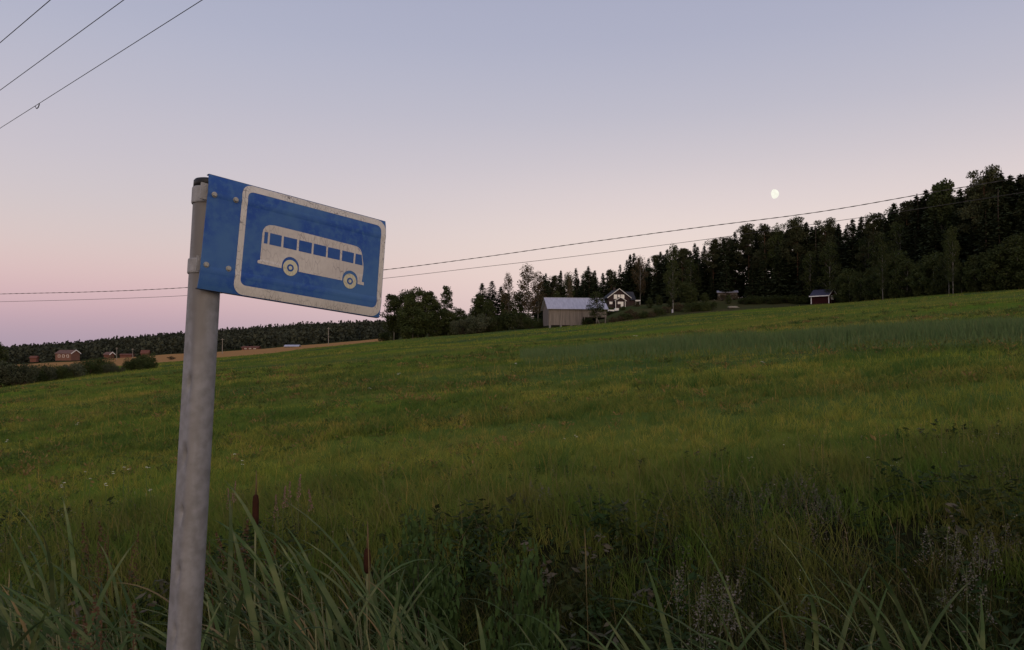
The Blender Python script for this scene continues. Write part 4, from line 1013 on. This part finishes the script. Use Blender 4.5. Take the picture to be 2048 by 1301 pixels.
def spots(n, y0, y1, g, tmin=-0.80, tmax=0.80, p=1.0):
    """random ground points in the field of view, more of them near"""
    Y = y0 * (y1 / y0) ** (g.random(n) ** p); t = g.uniform(tmin, tmax, n)
    keep = Y < y_edge(t) - 0.5
    return (t * Y)[keep], Y[keep]
g = np.random.default_rng(21)
def vnoise(X, Y, sc, seed):
    """smooth value noise 0..1"""
    tab = np.random.default_rng(seed).random((256, 256)); u, v = X / sc + 1000.5, Y / sc + 1000.5
    i, j = np.floor(u).astype(int), np.floor(v).astype(int); fu, fv = u - i, v - j; fu = fu * fu * (3 - 2 * fu); fv = fv * fv * (3 - 2 * fv)
    a = tab[i % 256, j % 256]; b = tab[(i + 1) % 256, j % 256]; c = tab[i % 256, (j + 1) % 256]; d = tab[(i + 1) % 256, (j + 1) % 256]
    return (a * (1 - fu) + b * fu) * (1 - fv) + (c * (1 - fu) + d * fu) * fv
def patch(X, Y, s=1.0):
    return 0.5 * vnoise(X * s, Y * s, 2.6, 1) + 0.3 * vnoise(X * s, Y * s, 0.9, 2) + 0.2 * vnoise(X * s, Y * s, 9.0, 3)
M = Mass()
for n, y0, y1, hh, ww, sg, per in ((100000, 6.0, 15, 0.105, 0.0058, 2, 12), (140000, 13, 36, 0.10, 0.013, 2, 12), (120000, 32, 90, 0.12, 0.032, 1, 8), (80000, 80, 232, 0.16, 0.07, 1, 5)):
    X, Y = spots(n // per, y0, y1, g)                                     # tufts
    k = np.repeat(np.arange(len(X)), per); sc = np.clip(Y / 16, 0.6, 4)
    th = (g.uniform(0.55, 1.3, len(X)) ** 1.3)[k]; tt_ = g.normal(0.04, 0.30, len(X))[k]; tl_ = (g.random(len(X)) ** 2.0)[k]
    X = X[k] + g.normal(0, 0.06, len(k)) * sc[k]; Y = Y[k] + g.normal(0, 0.06, len(k)) * sc[k]
    pt = patch(X, Y); big = vnoise(X, Y, 7.0, 8)
    h = hh * th * g.uniform(0.45, 1.2, len(X)) * (0.15 + 1.7 * pt)
    brown = 0.45 * vnoise(X * 0.6, Y, 2.2, 9) + 0.35 * vnoise(X * 0.6, Y, 0.8, 10) + 0.2 * big
    tint = np.clip(g.normal(0.04, 0.16, len(X)) + tt_ + 2.6 * np.maximum(brown - 0.50, 0), 0, 1)
    lu = 0.40 * vnoise(X, Y, 2.4, 12) + 0.40 * vnoise(X, Y, 0.9, 13) + 0.20 * vnoise(X * 0.7, Y, 7.0, 14)
    lush = np.clip(0.75 * np.clip((lu - 0.48) / 0.14, 0, 1) * g.uniform(0.6, 1.0, len(X)) + 0.8 * tl_, 0, 1)
    h = h * (1 + 0.7 * lush)
    M.add(*blades(X, Y, h, ww * g.uniform(0.6, 1.3, len(X)), tint * (1 - 0.8 * lush), g, lean=1.15, segs=sg), lush=lush)
X, Y = spots(1500, 7, 70, g)                                            # taller dry flowering stalks
M.add(*blades(X, Y, g.uniform(0.20, 0.42, len(X)), 0.0028 * np.maximum(1, Y / 10), np.full(len(X), 1.0), g, lean=0.3, segs=2))
M.obj('meadow_grass', m_grass, 'short green and yellowish grass covering the meadow', 'grass')
M = Mass()                                                              # coarse herbs that break up the hay
n = 5200
X, Y = spots(n, 7.5, 60, g); dn = 0.5 * vnoise(X, Y, 1.6, 91) + 0.5 * vnoise(X, Y, 5.0, 92); kp = dn > g.uniform(0.36, 0.72, len(X)); X, Y = X[kp], Y[kp]
zz = T(X, Y)
for i in range(len(X)):
    k_ = max(1.0, Y[i] / 11); hgt = g.uniform(0.07, 0.20); m_ = 22; a = g.uniform(0, 6.283, m_); f = g.random(m_); r = g.uniform(0.02, 0.13, m_) * k_ ** 0.7
    C = np.stack([X[i] + np.cos(a) * r, Y[i] + np.sin(a) * r, zz[i] + f * hgt], 1)
    U = np.stack([np.cos(a), np.sin(a), g.uniform(0.0, 1.4, m_)], 1) * (g.uniform(0.012, 0.030, m_) * k_ ** 0.8)[:, None]
    W = np.cross(U, unit(m_, g)); W *= 0.33 * np.linalg.norm(U, axis=1, keepdims=True) / (np.linalg.norm(W, axis=1, keepdims=True) + 1e-9)
    V, Q = diamonds(C, U, W); M.add(V, [Q], np.full(len(V), g.uniform(0.5, 1) if g.random() < 0.25 else g.uniform(0, 0.25)))
m_herb = mat('meadow_herbs', (0.048, 0.092, 0.022), (0.085, 0.120, 0.026), scale=0.6, coord='Position', rough=0.85, spec=0.1, tint=(0.24, 0.155, 0.060), transl=0.25)
M.obj('meadow_herbs', m_herb, 'coarse dark and brownish herbs scattered in the meadow grass', 'herbs')
M = Mass()                                                              # a strip of taller bluish grass across the slope
n = 30000
px = 1040 + 1200 * g.random(n); Yc = np.interp(px, [1040, 1100, 1500, 2048, 2240], [39, 37, 31, 24, 22])
Y = Yc * (1 + 0.16 * np.clip(g.normal(0, 0.62, n), -1.3, 1.3)); X = (px - CX) / F * Y
h = g.uniform(0.25, 0.62, n) * (0.35 + 1.1 * patch(X, Y)); e_ = np.exp(-((Y / Yc - 1) / 0.13) ** 2); h *= 0.45 + 0.55 * e_
M.add(*blades(X, Y, h, g.uniform(0.010, 0.022, n), np.clip(g.normal(0.1, 0.15, n), 0, 1), g, lean=0.4, segs=2))
m_tall = mat('tall_bluish_grass', (0.105, 0.160, 0.060), (0.080, 0.135, 0.048), scale=0.5, coord='Position', rough=0.85, spec=0.1, tint=(0.17, 0.15, 0.07), transl=0.25)
M.obj('tall_grass', m_tall, 'strip of taller bluish green grass crossing the upper meadow', 'grass')
M = Mass()
def tufts(n, per, y0, y1, spread, hmin, hmax, wmin, wmax, tmu, tsd, lean, dens_seed=None, bias=(-0.1, 0)):
    Y = g.uniform(y0, y1, n); X = g.uniform(-0.95, 0.95, n) * np.maximum(Y, 2.4)
    if dens_seed is not None:
        lim = 6.0 + 3.4 * (0.6 * vnoise(X, Y * 0.2, 1.3, 77) + 0.4 * vnoise(X, Y * 0.2, 0.5, 78))
        kp = (Y < lim) & (vnoise(X, Y, 0.55, dens_seed) * 0.6 + vnoise(X, Y, 1.7, dens_seed + 1) * 0.4 > g.uniform(0.10, 0.60, n)); X, Y = X[kp], Y[kp]
    k = np.repeat(np.arange(len(X)), per); hs = g.uniform(hmin, hmax, len(X))[k]; ts = g.normal(tmu, tsd, len(X))[k]
    X = X[k] + g.normal(0, spread, len(k)); Y = Y[k] + g.normal(0, spread, len(k))
    M.add(*blades(X, Y, hs * g.uniform(0.5, 1.15, len(k)), g.uniform(wmin, wmax, len(k)), np.clip(ts + g.normal(0, 0.1, len(k)), 0, 1), g, lean=lean, bias=bias, segs=2))
tufts(9500, 13, 5.0, 9.4, 0.05, 0.10, 0.34, 0.003, 0.006, 0.10, 0.15, 0.85, 30)
m_bank = mat('bank_grass', (0.085, 0.150, 0.022), (0.140, 0.150, 0.032), scale=1.4, coord='Position', rough=0.85, spec=0.1, tint=(0.20, 0.16, 0.06), transl=0.3)
M.obj('bank_grass', m_bank, 'fresh green uneven grass on the far bank of the ditch', 'grass')
M = Mass()
tufts(5200, 14, 2.4, 5.4, 0.05, 0.10, 0.42, 0.003, 0.008, 0.05, 0.2, 0.9, 40)
tufts(1300, 10, 1.2, 2.6, 0.05, 0.15, 0.40, 0.003, 0.007, 0.15, 0.25, 0.8, 50)
n = 2300                                                                # dry straws
Y = g.uniform(1.9, 7.5, n); X = g.uniform(-0.8, 0.9, n) * Y
M.add(*blades(X, Y, g.uniform(0.25, 0.75, n), g.uniform(0.0015, 0.0035, n), g.uniform(0.5, 1, n), g, lean=0.9, bias=(-0.2, 0), segs=2))
M.obj('ditch_grass', m_ditch, 'rank dark grass and straw filling the roadside ditch', 'grass')
M = Mass()
n = 6500                                                                # leafy weeds, in patches
Y = g.uniform(2.6, 8.6, n); X = g.uniform(-0.85, 0.85, n) * Y
den = 0.5 * vnoise(X, Y, 0.8, 61) + 0.5 * vnoise(X, Y, 2.2, 62)
kp = den > g.uniform(0.20, 0.60, n) + np.where(Y > 7.2, 0.12, 0); X, Y, den = X[kp], Y[kp], den[kp]; n = len(X)
kindn = vnoise(X, Y, 1.3, 63)
hw = g.uniform(0.10, 0.52, n) * (0.25 + 1.1 * den) * np.where(Y > 6.6, 0.42, 1)
zz = T(X, Y)
M.add(*blades(X, Y, hw * 1.02, np.full(n, 0.004), np.zeros(n), g, lean=0.05, segs=2))
for i in range(n):
    broad = kindn[i] > 0.55
    m_ = int(9 + 22 * hw[i]) if broad else int(16 + 50 * hw[i]); f = g.random(m_) ** 0.75; a = g.uniform(0, 6.283, m_); r = hw[i] * 0.30 * (1.1 - f * 0.7) * g.uniform(0.25, 1, m_)
    C = np.stack([X[i] + np.cos(a) * r, Y[i] + np.sin(a) * r, zz[i] + f * hw[i]], 1)
    ls = g.uniform(0.018, 0.048, m_) if broad else g.uniform(0.007, 0.018, m_)
    U = np.stack([np.cos(a), np.sin(a), g.uniform(-0.6, 0.7, m_)], 1) * ls[:, None]
    W = np.cross(U, np.array([0, 0, 1.0]) + g.normal(size=(m_, 3)) * 0.4); W *= (0.40 if broad else 0.30) * np.linalg.norm(U, axis=1, keepdims=True) / (np.linalg.norm(W, axis=1, keepdims=True) + 1e-9)
    V, Q = diamonds(C, U, W); dry = g.uniform(0.4, 1) if g.random() < (0.06 if broad else 0.25) else g.uniform(0, 0.15)
    M.add(V, [Q], np.full(len(V), dry))
M.obj('ditch_weeds', m_weed, 'dark tangled leafy weeds along the ditch banks', 'weeds')

M = Mass()                                                              # tiny pale blossoms and seed tufts among the weeds
n = 2600
Y = g.uniform(2.2, 8.5, n); X = g.uniform(-0.8, 0.8, n) * Y
dn = 0.6 * vnoise(X, Y, 0.6, 71) + 0.4 * vnoise(X, Y, 1.8, 72); kp = dn > g.uniform(0.45, 0.75, n); X, Y = X[kp], Y[kp]; n = len(X)
C = np.stack([X, Y, T(X, Y) + g.uniform(0.12, 0.5, n) * np.where(Y > 6.5, 0.6, 1)], 1); C = np.repeat(C, 3, 0) + g.normal(0, 0.006, (3 * n, 3))
V, Q = leafcloud(C, 0.0085, g, up=0.6, aspect=0.8); M.add(V, [Q], np.repeat(g.random(n), 12))
M.obj('tiny_blossoms', mat('pale_tiny_blossoms', (0.36, 0.35, 0.27), (0.26, 0.25, 0.19), scale=3, coord='Position', rough=0.9, spec=0.0, tint=(0.20, 0.16, 0.12)), 'tiny pale blossoms and seed tufts scattered through the ditch weeds', 'blossoms')
# ---------------------------------------------------------------- reeds in front
m_reed = mat('reed_leaf', (0.030, 0.068, 0.019), (0.085, 0.116, 0.041), scale=4, rough=0.75, spec=0.12, vary=0.35, transl=0.3, c3=(0.155, 0.165, 0.068), scale3=7)
m_reeddry = mat('dry_reed_leaf', (0.14, 0.10, 0.045), (0.18, 0.135, 0.065), scale=4, rough=0.85, spec=0.1, vary=0.25)
m_reedstem = mat('reed_stem', (0.110, 0.125, 0.050), (0.15, 0.14, 0.06), scale=4, rough=0.7, vary=0.2)
def leaf_mesh(seed, Ln, Wd, arch_, twist, m=None):
    g = np.random.default_rng(seed); ns = 9; V = []; p = np.zeros(3); an = math.radians(g.uniform(18, 36))
    for i in range(ns + 1):
        f = i / ns; wv = Wd * (min(1, 0.45 + f * 2.2)) * (1 - f ** 2.2) ** 0.9 / 2 + 0.0004
        tw = twist * f; side = np.array([math.sin(tw) * math.cos(an) * 0.6, math.cos(tw), -math.sin(tw) * math.sin(an) * 0.6])
        nrm_ = np.array([math.cos(an), 0, -math.sin(an)])
        V += [p - side * wv + nrm_ * wv * 0.25, p, p + side * wv + nrm_ * wv * 0.25]
        d = np.array([math.sin(an), 0, math.cos(an)]); p = p + d * Ln / ns
        an += arch_ / ns * (0.4 + 1.3 * f)
    Q = []
    for i in range(ns):
        a = i * 3; Q += [(a, a + 1, a + 4, a + 3), (a + 1, a + 2, a + 5, a + 4)]
    return mesh_np('reed_leaf', np.array(V), [np.array(Q)], m or m_reed, smooth=True)
LEAF = [leaf_mesh(500 + i, (0.46, 0.54, 0.42, 0.60, 0.52, 0.46)[i], (0.021, 0.025, 0.018, 0.027, 0.020, 0.023)[i], math.radians((34, 58, 82, 44, 115, 24)[i]), (0.3, -0.5, 0.8, 0.2, -0.4, 0.6)[i]) for i in range(6)]
DRY = [leaf_mesh(520 + i, (0.36, 0.45, 0.30)[i], (0.013, 0.016, 0.012)[i], math.radians((60, 130, 35)[i]), (0.9, -0.6, 1.2)[i], m_reeddry) for i in range(3)]
STEM = MB().tube([(0, 0, -0.05), (-0.01, 0, 0.5), (-0.045, 0, 1.0)], [0.0042, 0.0036, 0.0018], 6).mesh('reed_stem', m_reedstem, smooth=True)
def reed(px, ytip, Y, label, group):
    b = ground(px, Y); tip = at(px, ytip, Y).z
    Hh = max(0.35, (tip - b.z) / 1.22)
    e = empty('reed_plant', b, R.gauss(0, 0.25)); tag(e, label, 'reed', group)
    st = link('stem', STEM, e, scale=(Hh, Hh, Hh), rot=(R.gauss(0, 0.05), -abs(R.gauss(0.05, 0.06)), 0))
    nl = R.randint(6, 9)
    for i in range(nl):
        f = 0.30 + 0.70 * i / (nl - 1)
        s = R.uniform(0.7, 1.2) * (1.0 - 0.25 * f)
        az = math.pi + (0.45 if i % 2 else -0.45) + R.gauss(0, 0.5)
        if R.random() < 0.14: az += math.pi
        link('leaf', LEAF[R.randrange(6)] if R.random() > 0.08 else DRY[R.randrange(3)], e, loc=(-0.05 * f * f * Hh - 0.05 * f * Hh, 0, f * Hh), rot=(R.gauss(0, 0.12), R.uniform(-0.25, 0.3), az), scale=(s, s * R.uniform(0.8, 1.15), s))
for i in range(66):
    px = -60 + 400 * (i + R.random()) / 66; Y = R.uniform(2.3, 3.9)
    reed(px, np.interp(px, [-60, 100, 250, 345], [1050, 1030, 1062, 1090]) + R.uniform(0, 150), Y, 'tall reed with arching leaves left of the sign pole, %s from the left edge' % ORD[i], 'reeds left of the sign pole')
for i in range(74):
    px = 400 + 520 * (i + R.random()) / 74; Y = R.uniform(2.1, 3.6)
    reed(px + 40, np.interp(px, [400, 520, 620, 760, 880, 930], [1100, 1040, 990, 1040, 1130, 1200]) + R.uniform(0, 190), Y, 'tall reed with leaves swept leftwards, %s to the right of the sign pole' % ORD[i], 'reeds right of the sign pole')
for i in range(26):
    px = 1270 + 760 * (i + R.random()) / 26; Y = R.uniform(1.9, 2.7)
    reed(px + 40, np.interp(px, [1270, 1450, 1700, 1850, 2030], [1230, 1180, 1125, 1160, 1215]) + R.uniform(0, 110), Y, 'reed with broad blades in the lower right bed, %s from its left end' % ORD[i], 'reeds at the lower right')
for i in range(7):
    px = 920 + 340 * (i + R.random()) / 7; Y = R.uniform(1.9, 2.4)
    reed(px, 1225 + R.uniform(0, 60), Y, 'short reed at the bottom edge between the reed beds, %s from the left' % ORD[i], 'short reeds at the bottom edge')

# ---------------------------------------------------------------- cattails and flowers
m_cat = mat('cattail_brown', (0.034, 0.014, 0.010), (0.050, 0.020, 0.013), scale=40, rough=1.0, spec=0.05, bump=0.5, bscale=300)
def cattail(px, y0, y1, Y, label):
    b = ground(px, Y); top = at(px, y0, Y).z - b.z; bot = at(px, y1, Y).z - b.z
    e = empty('cattail', b); tag(e, label, 'cattail', 'cattails in the ditch'); r = 0.0145
    MB().tube([(0, 0, -0.1), (0, 0, bot)], [0.005, 0.0042], 7).obj('stem', m_reedstem, e, smooth=True)
    MB().tube([(0, 0, bot - 0.004), (0, 0, bot + 0.006), (0, 0, bot + 0.03), (0, 0, top - 0.03), (0, 0, top - 0.006), (0, 0, top + 0.002)], [r * 0.4, r * 0.85, r, r * 0.98, r * 0.8, r * 0.35], 16).obj('seed_head', m_cat, e, smooth=True)
    MB().tube([(0, 0, top), (0.002, 0, top + 0.05), (0.001, 0, top + 0.11)], [0.004, 0.0036, 0.001], 7).obj('spike', mat('dry_spike', (0.12, 0.08, 0.04), rough=0.9), e, smooth=True)
    for i in range(3):
        link('leaf', LEAF[(0, 5, 3)[i]], e, loc=(0, 0, bot * 0.1), rot=(0, -0.1, R.uniform(0, 6.28)), scale=(1.2, 1.0, 1.4))
cattail(515, 990, 1052, 3.5, 'brown cattail head standing upright right of the sign pole')
cattail(737, 1098, 1145, 3.1, 'reddish brown cattail half hidden among the swept reeds')
m_petal = mat('white_petals', (0.62, 0.62, 0.52), (0.70, 0.68, 0.60), scale=20, rough=0.8)
m_pink = mat('faded_pink_blossom', (0.26, 0.135, 0.13), (0.20, 0.115, 0.10), scale=20, rough=0.9)
m_gstem = mat('green_stem', (0.075, 0.095, 0.035), rough=0.8)
def umbel(seed, n=26, r=0.045):
    g = np.random.default_rng(seed); a = g.uniform(0, 6.283, n); q = r * np.sqrt(g.random(n)); C = np.stack([np.cos(a) * q, np.sin(a) * q, 0.012 * (1 - (q / r) ** 2) + g.normal(0, 0.002, n)], 1)
    V, Q = leafcloud(C, 0.016, g, up=0.25, aspect=0.9); return mesh_np('flower_head', V, [Q], m_petal)
UMB = [umbel(i) for i in range(3)]
fl = [(20, 884, 17), (134, 966, 8.2), (160, 856, 20), (176, 944, 9.2), (186, 958, 8.6), (216, 968, 8.0), (230, 944, 9), (252, 935, 9.4), (262, 939, 9.2), (298, 935, 9.6), (306, 980, 7.6), (472, 909, 11), (488, 922, 10.4), (740, 836, 23), (800, 811, 30), (1032, 808, 30), (1128, 912, 10.2), (1150, 908, 10.4),
      (1268, 738, 60), (1523, 842, 20), (1596, 807, 28), (1733, 989, 7.4), (1792, 1001, 7.1), (1780, 1009, 7.0), (1893, 774, 36), (1981, 779, 34), (1990, 967, 8.0), (1566, 958, 8.4), (1500, 976, 7.9)]
for i, (px, py, Y) in enumerate(sorted(fl)):
    b = ground(px, Y); top = at(px, py, Y)
    hz = max(0.12, top.z - b.z)
    e = empty('umbel_flower', b, R.uniform(0, 6)); tag(e, 'small white flat topped wildflower in the grass, %s from the left edge' % ORD[i], 'wildflower', 'white wildflowers of the meadow')
    MB().tube([(0, 0, -0.05), (0.01, 0, hz * 0.5), (0, 0, hz)], [0.0028, 0.0024, 0.0016], 5).obj('stem', m_gstem, e)
    k = max(0.42, Y / 24.0) * R.uniform(0.7, 1.1)
    for j in range(3 if Y > 15 else R.randint(1, 3)):
        tag(link('flower_head', UMB[j], e, loc=((0, 0, hz) if j == 0 else (R.uniform(-0.09, 0.09) * k, R.uniform(-0.06, 0.06) * k, hz - R.uniform(0.0, 0.05))), rot=(R.gauss(0, 0.15), R.gauss(0, 0.15), 0), scale=(k if Y < 15 else k * 0.8,) * 3), kind='stuff')
def raceme(seed, m, n=110, ln=0.26, r=0.032, size=0.017):
    g = np.random.default_rng(seed); f = g.random(n); a = g.uniform(0, 6.283, n); q = r * (1.05 - f) * g.uniform(0.4, 1.1, n); C = np.stack([np.cos(a) * q, np.sin(a) * q, f * ln], 1)
    V, Q = leafcloud(C, size, g, up=1.0, aspect=0.6); return mesh_np('blossom', V, [Q], m)
RAC = [raceme(i, m_pink) for i in range(3)]
m_rust = mat('rusty_seed_stalk', (0.075, 0.042, 0.022), (0.105, 0.058, 0.030), scale=20, rough=0.95)
RUS = [raceme(10 + i, m_rust, n=150, ln=0.34, r=0.045, size=0.015) for i in range(2)]
m_fluff = mat('grey_seed_fluff', (0.135, 0.120, 0.100), (0.10, 0.095, 0.075), scale=30, rough=1.0)
FLU = [raceme(20 + i, m_fluff, n=130, ln=0.24, r=0.07, size=0.012) for i in range(2)]
def spike_plant(name, px, py, Y, var, label, cat, group, heads=3, k=1.0, spread=0.08):
    b = ground(px, Y); top = at(px, py, Y).z - b.z
    top = max(0.25, top)
    e = empty(name, b); tag(e, label, cat, group)
    for j in range(heads):
        x = (j - (heads - 1) / 2) * spread * R.uniform(0.7, 1.3); yv = R.uniform(-0.06, 0.06); hh = top - R.uniform(0, 0.12) * (j != heads // 2)
        MB().tube([(x * 0.3, yv * 0.3, -0.05), (x * 0.6, yv * 0.6, hh * 0.5), (x, yv, hh - 0.02)], [0.0035, 0.003, 0.0015], 5).obj('stem', m_gstem if var is not RUS else m_rust, e)
        tag(link('blossom' if var is RAC else 'seed_head', var[j % len(var)], e, loc=(x, yv, hh - 0.26 * k), rot=(R.gauss(0, 0.1), R.gauss(0, 0.12), R.uniform(0, 6)), scale=(k, k, k)), kind='stuff')
spike_plant('fireweed', 600, 950, 6.4, RAC, 'tallest faded pink fireweed right of the cattail', 'fireweed', 'fireweed at the ditch', 3, 0.8)
spike_plant('fireweed', 566, 968, 6.2, RAC, 'pale pink fireweed just right of the cattail head', 'fireweed', 'fireweed at the ditch', 2, 0.7)
spike_plant('fireweed', 466, 962, 6.6, RAC, 'pale pink fireweed between sign pole and cattail', 'fireweed', 'fireweed at the ditch', 2, 0.7)
spike_plant('dock_plant', 478, 1060, 3.6, RUS, 'rusty brown dock seed stalks just right of the sign pole', 'dock', 'rusty dock plants', 4, 0.95, 0.07)
spike_plant('dock_plant', 218, 1058, 4.0, RUS, 'rusty brown dock seed stalks among the left reeds', 'dock', 'rusty dock plants', 4, 0.8, 0.07)
spike_plant('dock_plant', 190, 1230, 2.3, RUS, 'rusty dock low at the bottom left corner', 'dock', 'rusty dock plants', 4, 0.8, 0.06)
for i, (px, py, Y) in enumerate([(1062, 958, 7.2), (1090, 975, 7.0), (1440, 985, 6.6), (1480, 1000, 6.3), (1530, 985, 6.5), (1580, 978, 6.7), (1606, 985, 6.5), (1630, 995, 6.3), (1660, 1010, 6.1), (1390, 1125, 4.2), (1420, 1132, 4.1), (1880, 1045, 5.2), (1950, 1060, 5.0), (2000, 1040, 5.4), (1920, 1120, 4.2)]):
    spike_plant('fluffy_weed', px, py, Y, FLU, 'greyish weed with fluffy seed heads by the ditch, %s in order from the middle rightwards' % ORD[i], 'weed', 'fluffy seeded weeds', R.randint(3, 5), R.uniform(0.8, 1.2), 0.09)
# dark green mugwort clump
BH = bush(450, mat('mugwort_leaves', (0.040, 0.080, 0.020), (0.055, 0.090, 0.024), scale=8, rough=0.8, spec=0.2, transl=0.2), H=3.0, wid=0.62, nlobe=26, per=130, size=0.20)
MUG = [BH]; BASEH[id(MUG)] = 3.0
grow('mugwort', MUG, 842, 1030, 4.8, 'dark green leafy herb clump right of the swept reeds', 'herb', widen=0.42, parts=('stems', 'foliage'))
grow('mugwort', MUG, 1040, 1115, 3.7, 'leafy herb in the ditch right of the centre', 'herb', widen=0.30, parts=('stems', 'foliage'))
# tall dry stalks
m_straw = mat('dry_straw', (0.14, 0.11, 0.05), rough=0.9)
for i, (px, y0, y1, Y, lab) in enumerate(((1100, 858, 935, 8.2, 'tallest thin straw stalk standing above the meadow grass'), (842, 873, 940, 8.4, 'thin straw stalk above the grass left of the tallest one'), (1173, 1060, 1300, 3.0, 'long thin dry stalk rising from the bottom edge near the centre'), (740, 1075, 1180, 2.8, 'pale dry stalk with bent tip in front of the second cattail'))):
    b = ground(px, Y); tp = at(px - 4, y0, Y)
    e = empty('straw_stalk', b); tag(e, lab, 'grass stalk', 'single dry stalks')
    tv = tp - b
    MB().tube([(0.02, 0, -0.05), tv * 0.5 + Vector((0.015, 0, 0)), tv], [0.0015, 0.0012, 0.0007], 5).obj('stem', m_straw, e)
    MB().tube([tv * 0.84 + Vector((0.006, 0, 0)), tv * 0.92 + Vector((0.004, 0, 0)), tv * 1.0 + Vector((0.001, 0, 0.01))], [0.0008, 0.0022, 0.0006], 6).obj('ear', m_straw, e)
